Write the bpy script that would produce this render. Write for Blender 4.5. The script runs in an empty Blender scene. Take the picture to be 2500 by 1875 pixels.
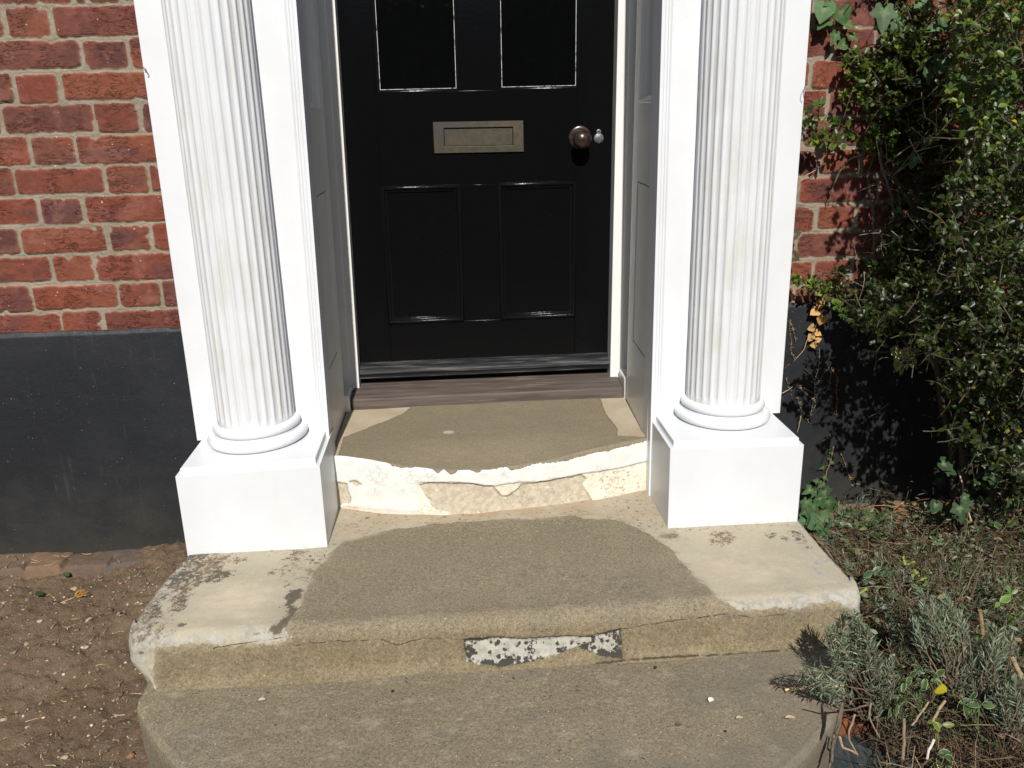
import bpy, bmesh, math, random
import numpy as np
from mathutils import Matrix, Vector

SC = bpy.context.scene
COL = SC.collection
R = math.radians
random.seed(7)
RNG = np.random.default_rng(11)

# ------------------------------------------------------------------ camera, sky, sun, exposure
CAM_P = (-0.0319, -2.328, 1.0792)
CAM_R = (R(72.359), R(1.333), R(-4.174))
F_PX = 2087.54
cam_d = bpy.data.cameras.new("camera")
cam_d.sensor_width = 36.0
cam_d.lens = F_PX * 36.0 / 2500.0
cam_d.clip_start = 0.05
cam_d.clip_end = 200
cam = bpy.data.objects.new("camera", cam_d)
COL.objects.link(cam)
cam.location = CAM_P
cam.rotation_euler = CAM_R
SC.camera = cam

SUN_EL, SUN_AZ = 42.0, 1.8
world = bpy.data.worlds.new("World")
SC.world = world
world.use_nodes = True
wt = world.node_tree
sky = wt.nodes.new("ShaderNodeTexSky")
sky.sky_type = 'NISHITA'
sky.sun_disc = False
sky.sun_elevation = R(SUN_EL)
sky.sun_rotation = R(180 + SUN_AZ)
wt.links.new(sky.outputs[0], wt.nodes["Background"].inputs[0])
wt.nodes["Background"].inputs[1].default_value = 0.068

sun_d = bpy.data.lights.new("sun", 'SUN')
sun_d.energy = 5.0
sun_d.angle = R(0.5)
sun_d.color = (1.0, 0.962, 0.905)
sun = bpy.data.objects.new("sun", sun_d)
COL.objects.link(sun)
sun.rotation_euler = (R(90 - SUN_EL), 0, R(-SUN_AZ))
SC.view_settings.view_transform = 'Standard'
SC.view_settings.look = 'None'
SC.view_settings.exposure = 0.10
SC.view_settings.gamma = 1.0

# ------------------------------------------------------------------ numeric helpers
def euler(a, b, c):
    return np.array(Matrix.Rotation(c, 3, 'Z') @ Matrix.Rotation(b, 3, 'Y') @ Matrix.Rotation(a, 3, 'X'))
_RM = euler(*CAM_R)
def at(px, py, Y):
    """world point on the plane y = Y that the photograph shows at (px, py)"""
    d = _RM @ np.array([(px - 1250) / F_PX, -(py - 937.5) / F_PX, -1.0])
    t = (Y - CAM_P[1]) / d[1]
    return np.array(CAM_P) + t * d
def atz(px, py, Z):
    d = _RM @ np.array([(px - 1250) / F_PX, -(py - 937.5) / F_PX, -1.0])
    t = (Z - CAM_P[2]) / d[2]
    return np.array(CAM_P) + t * d

def _hash(ix, iy, seed):
    h = (ix.astype(np.int64) * 374761393 + iy.astype(np.int64) * 668265263 + seed * 2246822519) & 0xffffffff
    h = ((h ^ (h >> 13)) * 1274126177) & 0xffffffff
    h = ((h ^ (h >> 16)) * 2654435761) & 0xffffffff
    return ((h ^ (h >> 15)) & 0xffffff) / float(0xffffff)
def vnoise(x, y, seed=0):
    x = np.asarray(x, float); y = np.asarray(y, float)
    ix = np.floor(x); iy = np.floor(y)
    fx = x - ix; fy = y - iy
    fx = fx * fx * (3 - 2 * fx); fy = fy * fy * (3 - 2 * fy)
    a = _hash(ix, iy, seed); b = _hash(ix + 1, iy, seed)
    c = _hash(ix, iy + 1, seed); d = _hash(ix + 1, iy + 1, seed)
    return (a * (1 - fx) + b * fx) * (1 - fy) + (c * (1 - fx) + d * fx) * fy
def fbm(x, y, seed=0, octv=4, gain=0.5):
    s = 0; a = 1; t = 0
    for k in range(octv):
        s = s + a * vnoise(np.asarray(x) * 2 ** k + 17.3 * k, np.asarray(y) * 2 ** k - 9.1 * k, seed + k)
        t += a; a *= gain
    return s / t
def sstep(a, b, x):
    t = np.clip((x - a) / (b - a), 0, 1)
    return t * t * (3 - 2 * t)
def seg_dist(x, y, p, q):
    px, py = p; qx, qy = q
    dx, dy = qx - px, qy - py
    L = dx * dx + dy * dy + 1e-12
    t = np.clip(((x - px) * dx + (y - py) * dy) / L, 0, 1)
    return np.hypot(x - px - t * dx, y - py - t * dy)
def poly_sdf(x, y, pts):
    """positive inside"""
    d = np.full(np.shape(x), 1e9); inside = np.zeros(np.shape(x), bool)
    n = len(pts)
    for i in range(n):
        p, q = pts[i], pts[(i + 1) % n]
        d = np.minimum(d, seg_dist(x, y, p, q))
        c = ((p[1] > y) != (q[1] > y)) & (x < (q[0] - p[0]) * (y - p[1]) / (q[1] - p[1] + 1e-12) + p[0])
        inside ^= c
    return np.where(inside, d, -d)

# ------------------------------------------------------------------ scene-graph helpers
BASE = {}
def tag(o, label, cat, group=None, kind=None):
    if label: o['label'] = label
    if cat: o['category'] = cat
    if group: o['group'] = group
    if kind: o['kind'] = kind
    return o
def thing(name, loc, label, cat, group=None):
    o = bpy.data.objects.new(name, None)
    COL.objects.link(o)
    o.location = loc
    o.empty_display_size = 0.05
    BASE[o.name] = np.array(loc, float)
    return tag(o, label, cat, group, 'thing')
def mesh_obj(name, verts, faces, mat, parent=None, smooth=None, loc=None, cols=None, attrs=None, quads=None, bevel=0):
    """verts in world coordinates; the object is placed at its thing's base"""
    verts = np.asarray(verts, float).reshape(-1, 3)
    base = BASE[parent.name] if parent is not None else np.array(loc if loc is not None else (0, 0, 0), float)
    me = bpy.data.meshes.new(name)
    if quads is not None:
        q = np.asarray(quads, np.int32)
        k = q.shape[1]
        me.vertices.add(len(verts)); me.vertices.foreach_set('co', (verts - base).astype(np.float32).ravel())
        me.loops.add(q.size); me.loops.foreach_set('vertex_index', q.ravel())
        me.polygons.add(len(q)); me.polygons.foreach_set('loop_start', np.arange(0, q.size, k, dtype=np.int32))
        me.update(calc_edges=True)
        me.validate()
    else:
        me.from_pydata((verts - base).tolist(), [], [list(map(int, f)) for f in faces])
        me.update()
    if cols is not None:
        a = me.color_attributes.new('Col', 'FLOAT_COLOR', 'POINT')
        c = np.ones((len(verts), 4), np.float32); c[:, :3] = cols
        a.data.foreach_set('color', c.ravel())
    for k, v in (attrs or {}).items():
        a = me.attributes.new(k, 'FLOAT', 'POINT')
        a.data.foreach_set('value', np.asarray(v, np.float32).ravel())
    o = bpy.data.objects.new(name, me)
    COL.objects.link(o)
    if mat is not None: me.materials.append(mat)
    if smooth is True: me.shade_smooth()
    elif smooth:
        me.shade_smooth(); me.set_sharp_from_angle(angle=R(smooth))
    if parent is not None:
        o.parent = parent
    else:
        o.location = base
    BASE[o.name] = base
    if bevel:
        m = o.modifiers.new('edge', 'BEVEL'); m.width = bevel; m.segments = 2; m.limit_method = 'ANGLE'; m.angle_limit = R(40)
        m.harden_normals = False
        me.shade_smooth(); me.set_sharp_from_angle(angle=R(50))
    return o
def grid_quads(nu, nv):
    i = np.arange(nu * nv).reshape(nu, nv)
    return np.stack([i[:-1, :-1], i[1:, :-1], i[1:, 1:], i[:-1, 1:]], -1).reshape(-1, 4)

class MB:
    def __init__(s): s.v = []; s.f = []; s.c = []; s.n = 0
    def add(s, v, f, col=None):
        v = np.asarray(v, float).reshape(-1, 3)
        s.v.append(v); s.f += [[int(i) + s.n for i in q] for q in f]; s.n += len(v)
        if col is not None: s.c.append(np.tile(np.asarray(col, float), (len(v), 1)))
        return s
    def box(s, x0, x1, y0, y1, z0, z1, col=None):
        v = [(x, y, z) for x in (x0, x1) for y in (y0, y1) for z in (z0, z1)]
        return s.add(v, [(0, 1, 3, 2), (4, 6, 7, 5), (0, 4, 5, 1), (2, 3, 7, 6), (0, 2, 6, 4), (1, 5, 7, 3)], col)
    def prism(s, plan, z0, z1):
        """plan: counter-clockwise (x, y) seen from above"""
        n = len(plan)
        v = [(x, y, z0) for x, y in plan] + [(x, y, z1) for x, y in plan]
        f = [(i, (i + 1) % n, n + (i + 1) % n, n + i) for i in range(n)]
        return s.add(v, f + [tuple(range(n))[::-1], tuple(range(n, 2 * n))])
    def tube(s, path, r0, r1=None, n=5, col=None):
        path = np.asarray(path, float); r1 = r0 if r1 is None else r1
        k = len(path)
        t = np.gradient(path, axis=0); t /= np.linalg.norm(t, axis=1)[:, None] + 1e-9
        ref = np.array([0.13, 0.31, 0.94]) if abs(t[0][2]) < 0.8 else np.array([0.9, 0.2, 0.1])
        a = np.cross(t, ref); a /= np.linalg.norm(a, axis=1)[:, None] + 1e-9
        b = np.cross(t, a)
        rr = np.linspace(r0, r1, k)[:, None, None]
        th = np.arange(n) * 2 * np.pi / n
        ring = path[:, None] + rr * (np.cos(th)[None, :, None] * a[:, None] + np.sin(th)[None, :, None] * b[:, None])
        f = [(i * n + j, i * n + (j + 1) % n, (i + 1) * n + (j + 1) % n, (i + 1) * n + j) for i in range(k - 1) for j in range(n)]
        f += [tuple(range(n))[::-1], tuple(range((k - 1) * n, k * n))]
        return s.add(ring.reshape(-1, 3), f, col)
    def lathe(s, prof, cx, cy, n=96):
        th = np.arange(n) * 2 * np.pi / n
        v = [(cx + r * math.cos(t), cy + r * math.sin(t), z) for r, z in prof for t in th]
        k = len(prof)
        f = [(i * n + j, i * n + (j + 1) % n, (i + 1) * n + (j + 1) % n, (i + 1) * n + j) for i in range(k - 1) for j in range(n)]
        return s.add(v, f)
    def rect_frame(s, u0, u1, v0, v1, prof, fn):
        """mitred frame: prof of (inset, height); fn maps (u, v, h) to world"""
        n = len(prof); vs = []
        for d, h in prof:
            vs += [fn(u0 + d, v0 + d, h), fn(u1 - d, v0 + d, h), fn(u1 - d, v1 - d, h), fn(u0 + d, v1 - d, h)]
        f = [(4 * i + j, 4 * i + (j + 1) % 4, 4 * (i + 1) + (j + 1) % 4, 4 * (i + 1) + j) for i in range(n - 1) for j in range(4)]
        return s.add(vs, f)
    def plate(s, u0, u1, v0, v1, h0, h1, fn):
        v = [fn(u, w, h) for u in (u0, u1) for w in (v0, v1) for h in (h0, h1)]
        return s.add(v, [(0, 1, 3, 2), (4, 6, 7, 5), (0, 4, 5, 1), (2, 3, 7, 6), (0, 2, 6, 4), (1, 5, 7, 3)])
    def arr(s): return np.concatenate(s.v)
    def build(s, name, mat, parent=None, smooth=None, bevel=0, loc=None, fix=True, warp=None):
        v = s.arr()
        if warp is not None: v = warp(v)
        o = mesh_obj(name, v, s.f, mat, parent, smooth, loc, np.concatenate(s.c) if s.c else None, bevel=bevel)
        if fix and not s.c:
            bm = bmesh.new(); bm.from_mesh(o.data); bmesh.ops.recalc_face_normals(bm, faces=bm.faces); bm.to_mesh(o.data); bm.free()
            if smooth and smooth is not True: o.data.set_sharp_from_angle(angle=R(smooth))
            elif bevel: o.data.set_sharp_from_angle(angle=R(50))
        return o

def stamp(tmpl, faces, rot, pos, scale):
    """many copies of one small template: (N,3,3) rotations, (N,3) positions, (N,) scales"""
    tmpl = np.asarray(tmpl, float)
    v = np.einsum('nij,kj->nki', rot, tmpl) * np.asarray(scale)[:, None, None] + pos[:, None]
    n, k = v.shape[:2]
    f = np.asarray(faces)
    F = (f[None] + (np.arange(n) * k)[:, None, None]).reshape(-1, f.shape[1])
    return v.reshape(-1, 3), F, k
def frames(d, up, roll=None):
    """rotation matrices whose x axis is d and whose z axis is near up"""
    d = d / (np.linalg.norm(d, axis=1)[:, None] + 1e-9)
    y = np.cross(up, d); y /= np.linalg.norm(y, axis=1)[:, None] + 1e-9
    z = np.cross(d, y)
    if roll is not None:
        c, s_ = np.cos(roll)[:, None], np.sin(roll)[:, None]
        y, z = c * y + s_ * z, -s_ * y + c * z
    return np.stack([d, y, z], -1)

# ------------------------------------------------------------------ materials
class G:
    def __init__(s, name):
        s.m = bpy.data.materials.new(name); s.m.use_nodes = True
        s.t = s.m.node_tree; s.b = s.t.nodes['Principled BSDF']; s.o = s.t.nodes['Material Output']
        s._c = None
    def n(s, typ, props=None, **inp):
        nd = s.t.nodes.new(typ)
        for k, v in (props or {}).items(): setattr(nd, k, v)
        for k, v in inp.items(): s.set(nd.inputs[k.replace('_', ' ')], v)
        return nd
    def set(s, sock, v):
        if isinstance(v, bpy.types.NodeSocket): s.t.links.new(v, sock)
        elif isinstance(v, (tuple, list)) and len(v) == 3 and sock.type == 'RGBA': sock.default_value = (*v, 1)
        else: sock.default_value = v
    @property
    def co(s):
        if s._c is None: s._c = s.n('ShaderNodeTexCoord').outputs['Object']
        return s._c
    def scaled(s, sx, sy, sz, rot=(0, 0, 0)):
        return s.n('ShaderNodeMapping', Vector=s.co, Scale=(sx, sy, sz), Rotation=rot).outputs[0]
    def noise(s, scale, detail=4, rough=.55, vec=None, dist=0):
        return s.n('ShaderNodeTexNoise', Vector=vec or s.co, Scale=scale, Detail=detail, Roughness=rough, Distortion=dist).outputs['Fac']
    def vor(s, scale, feature='F1', out='Distance', vec=None, rand=1):
        return s.n('ShaderNodeTexVoronoi', {'feature': feature}, Vector=vec or s.co, Scale=scale, Randomness=rand).outputs[out]
    def ramp(s, f, stops, interp='LINEAR'):
        nd = s.n('ShaderNodeValToRGB', Fac=f); cr = nd.color_ramp; cr.interpolation = interp
        while len(cr.elements) < len(stops): cr.elements.new(.5)
        for e, (p, c) in zip(cr.elements, stops):
            e.position = p; e.color = (c, c, c, 1) if not isinstance(c, (tuple, list)) else (*c, 1)
        return nd.outputs[0]
    def mix(s, f, a, b, blend='MIX'):
        nd = s.n('ShaderNodeMix', {'data_type': 'RGBA', 'blend_type': blend})
        s.set(nd.inputs[0], f); s.set(nd.inputs[6], a); s.set(nd.inputs[7], b)
        return nd.outputs[2]
    def math(s, op, a, b=0.0, c=0.0, clamp=False):
        nd = s.n('ShaderNodeMath', {'operation': op, 'use_clamp': clamp})
        s.set(nd.inputs[0], a); s.set(nd.inputs[1], b); s.set(nd.inputs[2], c)
        return nd.outputs[0]
    def step(s, v, lo, hi):
        return s.n('ShaderNodeMapRange', {'interpolation_type': 'SMOOTHSTEP', 'clamp': True}, Value=v, From_Min=lo, From_Max=hi).outputs[0]
    def attr(s, name, out='Fac'): return s.n('ShaderNodeAttribute', {'attribute_name': name}).outputs[out]
    def bump(s, h, strength=.3, dist=.002, normal=None):
        nd = s.n('ShaderNodeBump', Strength=strength, Distance=dist, Height=h)
        if normal: s.set(nd.inputs['Normal'], normal)
        return nd.outputs[0]
    def done(s, color=None, rough=.6, normal=None, spec=.4, **kw):
        if color is not None: s.set(s.b.inputs['Base Color'], color)
        s.set(s.b.inputs['Roughness'], rough); s.set(s.b.inputs['Specular IOR Level'], spec)
        if normal is not None: s.set(s.b.inputs['Normal'], normal)
        for k, v in kw.items(): s.set(s.b.inputs[k.replace('_', ' ')], v)
        return s.m

def mat_white(name, stain=0.0, k=1.0, tone=(1, 1, 1), rough=.38, splash=False):
    g = G(name)
    big = g.noise(5, 3)
    c = g.mix(g.step(big, .35, .7), (.665 * k * tone[0], .68 * k * tone[1], .70 * k * tone[2]), (.63 * k * tone[0], .645 * k * tone[1], .662 * k * tone[2]))
    if stain:
        st = g.noise(1, 6, .7, vec=g.scaled(60, 60, 5))
        bl = g.noise(7, 3, .5)
        f = g.math('MULTIPLY', g.step(st, .42, .68), g.step(bl, .40, .60))
        c = g.mix(g.math('MULTIPLY', f, stain), c, (.50, .48, .40))
        sp = g.step(g.noise(160, 2, .6), .69, .73)
        c = g.mix(g.math('MULTIPLY', sp, g.math('MULTIPLY', f, .8)), c, (.25, .24, .2))
    brush = g.noise(1, 3, .6, vec=g.scaled(420, 420, 9))
    h = g.math('ADD', brush, g.math('MULTIPLY', g.noise(60, 3), 1.2))
    chip = g.step(g.noise(75, 2, .7, dist=.6), .765, .785)
    c = g.mix(g.math('MULTIPLY', chip, .35), c, (.42, .42, .42))
    if splash:
        z = g.n('ShaderNodeSeparateXYZ', Vector=g.n('ShaderNodeNewGeometry').outputs['Position']).outputs['Z']
        f = g.math('MULTIPLY', g.step(g.math('ADD', g.math('MULTIPLY', z, -14.0), g.math('MULTIPLY', g.noise(55, 6, .75), 1.3)), .48, .95), .42)
        c = g.mix(f, c, (.36, .31, .23))
        sc = g.step(g.noise(1, 4, .7, vec=g.scaled(30, 30, 240)), .70, .73)
        c = g.mix(g.math('MULTIPLY', sc, .4), c, (.45, .44, .42))
    drip = g.math('MULTIPLY', g.step(g.noise(1, 5, .65, vec=g.scaled(26, 26, 4)), .56, .74), g.step(g.noise(3, 3), .42, .62))
    c = g.mix(g.math('MULTIPLY', drip, .22), c, (.56, .55, .50))
    return g.done(c, rough, g.bump(h, .2, .001), .4)
M_white = mat_white('white_gloss_paint')
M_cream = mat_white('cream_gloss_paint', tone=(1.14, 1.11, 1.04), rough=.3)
M_ped = mat_white('pedestal_paint', splash=True)
M_shaft = mat_white('weathered_white_paint', .55, .95, rough=.55)

def mat_black(name='black_gloss_paint', rough=.15, bump=.14, spec=.15):
    g = G(name)
    w = g.noise(1, 3, .6, vec=g.scaled(14, 60, 240))
    lump = g.noise(130, 3, .6)
    h = g.math('ADD', g.math('MULTIPLY', w, .5), lump)
    sp = g.step(g.noise(240, 1, .5), .74, .77)
    c = g.mix(g.math('MULTIPLY', sp, .08), (.0035, .0037, .0042), (.12, .12, .12))
    return g.done(c, rough, g.bump(h, bump, .0012), spec)
M_black = mat_black()
M_mould = mat_black('black_gloss_moulding', .20, .6, .20)
def mat_bar():
    g = G('weathered_black_wood')
    w = g.noise(1, 5, .65, vec=g.scaled(6, 90, 200))
    c = g.mix(g.step(w, .48, .68), (.012, .013, .015), (.075, .073, .068))
    return g.done(c, g.ramp(w, [(.3, .22), (.7, .5)]), g.bump(w, .3, .001), .5)
M_bar = mat_bar()
def mat_putty():
    g = G('worn_putty_edge')
    n = g.noise(1, 4, .7, vec=g.scaled(150, 150, 45))
    c = g.mix(g.step(n, .40, .50), (.02, .02, .02), (.62, .62, .60))
    return g.done(c, .4, None, .4)
M_putty = mat_putty()
def mat_glass():
    g = G('dark_door_glass')
    return g.done((.0022, .0024, .0026), .03, g.bump(g.noise(9, 2), .05, .004), .42)
M_glass = mat_glass()
def mat_brass():
    g = G('aged_brass')
    f = g.noise(45, 5, .6); b = g.noise(9, 3)
    c = g.mix(g.step(f, .35, .7), (.078, .064, .041), (.054, .047, .033))
    c = g.mix(g.math('MULTIPLY', g.step(b, .42, .6), .75), c, (.050, .050, .043))
    c = g.mix(g.math('MULTIPLY', g.step(g.noise(130, 4, .7), .56, .7), .5), c, (.15, .13, .09))
    return g.done(c, .55, g.bump(g.noise(300, 2), .1, .0005), .5, Metallic=.45)
M_brass = mat_brass()
def mat_knob():
    g = G('tarnished_bronze')
    c = g.mix(g.step(g.noise(60, 4), .4, .65), (.040, .026, .020), (.075, .053, .042))
    return g.done(c, .28, g.bump(g.noise(200, 2), .1, .0005), .5, Metallic=.5)
M_knob = mat_knob()
def mat_zinc():
    g = G('grey_metal')
    c = g.mix(g.step(g.noise(180, 3), .4, .62), (.20, .20, .205), (.11, .11, .115))
    return g.done(c, .5, None, .5, Metallic=.6)
M_zinc = mat_zinc()
def mat_sill():
    g = G('worn_sill_wood')
    w = g.noise(1, 6, .65, vec=g.scaled(5, 70, 210), dist=.3)
    v2 = g.noise(4, 3)
    c = g.mix(g.step(w, .3, .7), (.082, .064, .054), (.120, .098, .085))
    c = g.mix(g.math('MULTIPLY', g.math('MULTIPLY', g.step(w, .54, .64), g.step(v2, .45, .6)), .8), c, (.25, .195, .145))
    c = g.mix(g.math('MULTIPLY', g.step(g.noise(1, 3, .6, vec=g.scaled(3, 30, 40)), .5, .62), .55), c, (.055, .036, .03))
    return g.done(c, .75, g.bump(w, .45, .0015), .3)
M_sill = mat_sill()

def mat_brick():
    g = G('brick_and_mortar')
    col = g.attr('Col', 'Color'); br = g.attr('brick')
    grain = g.noise(420, 3, .65); mid = g.noise(70, 4, .6)
    c = g.mix(.55, col, g.mix(g.step(mid, .35, .7), (.45, .40, .38), (.62, .58, .56)), 'SOFT_LIGHT')
    c = g.mix(g.math('MULTIPLY', g.step(grain, .55, .75), .25), c, g.mix(br, (.42, .38, .28), (.38, .16, .1)))
    pale = g.step(g.noise(130, 2, .6), .725, .745)
    c = g.mix(g.math('MULTIPLY', pale, .75), c, (.62, .55, .46))
    crease = g.noise(1, 4, .6, vec=g.scaled(28, 40, 95), dist=.8)
    line = g.math('SUBTRACT', 1.0, g.step(g.math('ABSOLUTE', g.math('SUBTRACT', crease, .5)), .0, .022))
    line = g.math('MULTIPLY', g.math('MULTIPLY', line, br), g.step(g.noise(14, 2), .46, .6))
    c = g.mix(g.math('MULTIPLY', line, .6), c, (.045, .018, .012))
    h = g.math('ADD', g.math('MULTIPLY', grain, .35), g.math('SUBTRACT', mid, g.math('MULTIPLY', line, 1.3)))
    return g.done(c, .88, g.bump(h, .75, .004), .2)
M_brick = mat_brick()

def mat_plinth():
    g = G('black_plinth_paint')
    b = g.noise(3.5, 4, .6); f = g.noise(240, 3, .6)
    z = g.n('ShaderNodeSeparateXYZ', Vector=g.n('ShaderNodeNewGeometry').outputs['Position']).outputs['Z']
    c = g.mix(g.step(b, .35, .68), (.0105, .0120, .0148), (.0170, .0185, .0213))
    # soil splashed up from the bed below
    splash = g.step(g.math('ADD', g.math('MULTIPLY', z, -1.6), g.math('MULTIPLY', g.noise(9, 4, .6), .85)), .15, .70)
    c = g.mix(g.math('MULTIPLY', splash, .34), c, (.070, .060, .044))
    sk = g.math('MULTIPLY', g.step(g.noise(1, 5, .7, vec=g.scaled(60, 60, 6)), .56, .72), g.step(g.noise(2.4, 3), .45, .62))
    c = g.mix(g.math('MULTIPLY', sk, .35), c, (.060, .060, .058))
    fleck = g.step(g.noise(170, 2, .55), .735, .755)
    c = g.mix(g.math('MULTIPLY', fleck, .6), c, (.28, .27, .24))
    fleck2 = g.math('MULTIPLY', g.step(g.noise(1, 3, .6, vec=g.scaled(120, 120, 22)), .70, .74), g.step(b, .5, .6))
    c = g.mix(g.math('MULTIPLY', fleck2, .45), c, (.16, .16, .15))
    c = g.mix(g.math('MULTIPLY', g.math('MULTIPLY', g.attr('edge'), g.step(g.noise(40, 4, .7), .35, .65)), .6), c, (.06, .066, .072))
    return g.done(c, .62, g.bump(g.math('ADD', g.math('MULTIPLY', f, .8), g.math('ADD', g.math('MULTIPLY', g.noise(24, 3), 2.6), g.math('MULTIPLY', g.noise(1, 4, .6, vec=g.scaled(30, 30, 5)), 2.0))), .5, .0018), .35)
M_plinth = mat_plinth()

def concrete_nodes(g, dark=1.0, agg=1.0):
    big = g.noise(3.2, 4, .6); mid = g.noise(17, 4, .6); fine = g.noise(330, 3, .7)
    a = tuple(v * dark for v in (.222, .178, .112)); b = tuple(v * dark for v in (.312, .254, .166)); k = tuple(v * dark for v in (.150, .128, .094))
    c = g.mix(g.step(big, .34, .66), a, b)
    c = g.mix(g.math('MULTIPLY', g.step(mid, .48, .72), .65), c, k)
    f2_ = g.noise(130, 4, .75)
    c = g.mix(g.math('MULTIPLY', g.step(g.noise(4.3, 5, .62), .50, .68), .6), c, tuple(v * dark for v in (.165, .148, .120)))
    c = g.mix(g.step(f2_, .34, .66), g.mix(.52, c, (.075, .062, .042)), g.mix(.40, c, (.40, .34, .24)))
    c = g.mix(g.step(fine, .3, .75), g.mix(.5, c, (.07, .058, .04)), g.mix(.35, c, (.36, .31, .21)))
    vc = g.n('ShaderNodeTexVoronoi', Vector=g.co, Scale=170.0)
    rnd = g.n('ShaderNodeSeparateColor', Color=vc.outputs['Color'])
    near = g.math('LESS_THAN', g.math('ADD', vc.outputs['Distance'], g.math('MULTIPLY', rnd.outputs[2], .25)), .36)
    lite = g.math('MULTIPLY', g.math('GREATER_THAN', rnd.outputs[0], 1 - .05 * agg), near)
    drk = g.math('MULTIPLY', g.math('LESS_THAN', rnd.outputs[1], .10 * agg), near)
    c = g.mix(g.math('MULTIPLY', lite, g.math('ADD', g.math('MULTIPLY', rnd.outputs[1], .55), .15)), c, (.56, .50, .39))
    c = g.mix(g.math('MULTIPLY', drk, .75), c, (.05, .042, .034))
    v2 = g.n('ShaderNodeTexVoronoi', Vector=g.co, Scale=46.0)
    r2 = g.n('ShaderNodeSeparateColor', Color=v2.outputs['Color'])
    wob = g.math('ADD', v2.outputs['Distance'], g.math('MULTIPLY', g.noise(150, 2), .12))
    peb = g.math('MULTIPLY', g.math('LESS_THAN', wob, .24), g.math('GREATER_THAN', r2.outputs[0], 1 - .03 * agg))
    c = g.mix(peb, c, g.mix(r2.outputs[1], (.34, .27, .17), (.17, .115, .075)))
    h = g.math('ADD', fine, g.math('ADD', g.math('MULTIPLY', lite, .5), g.math('MULTIPLY', mid, .8)))
    return c, h, big, mid, fine

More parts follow.
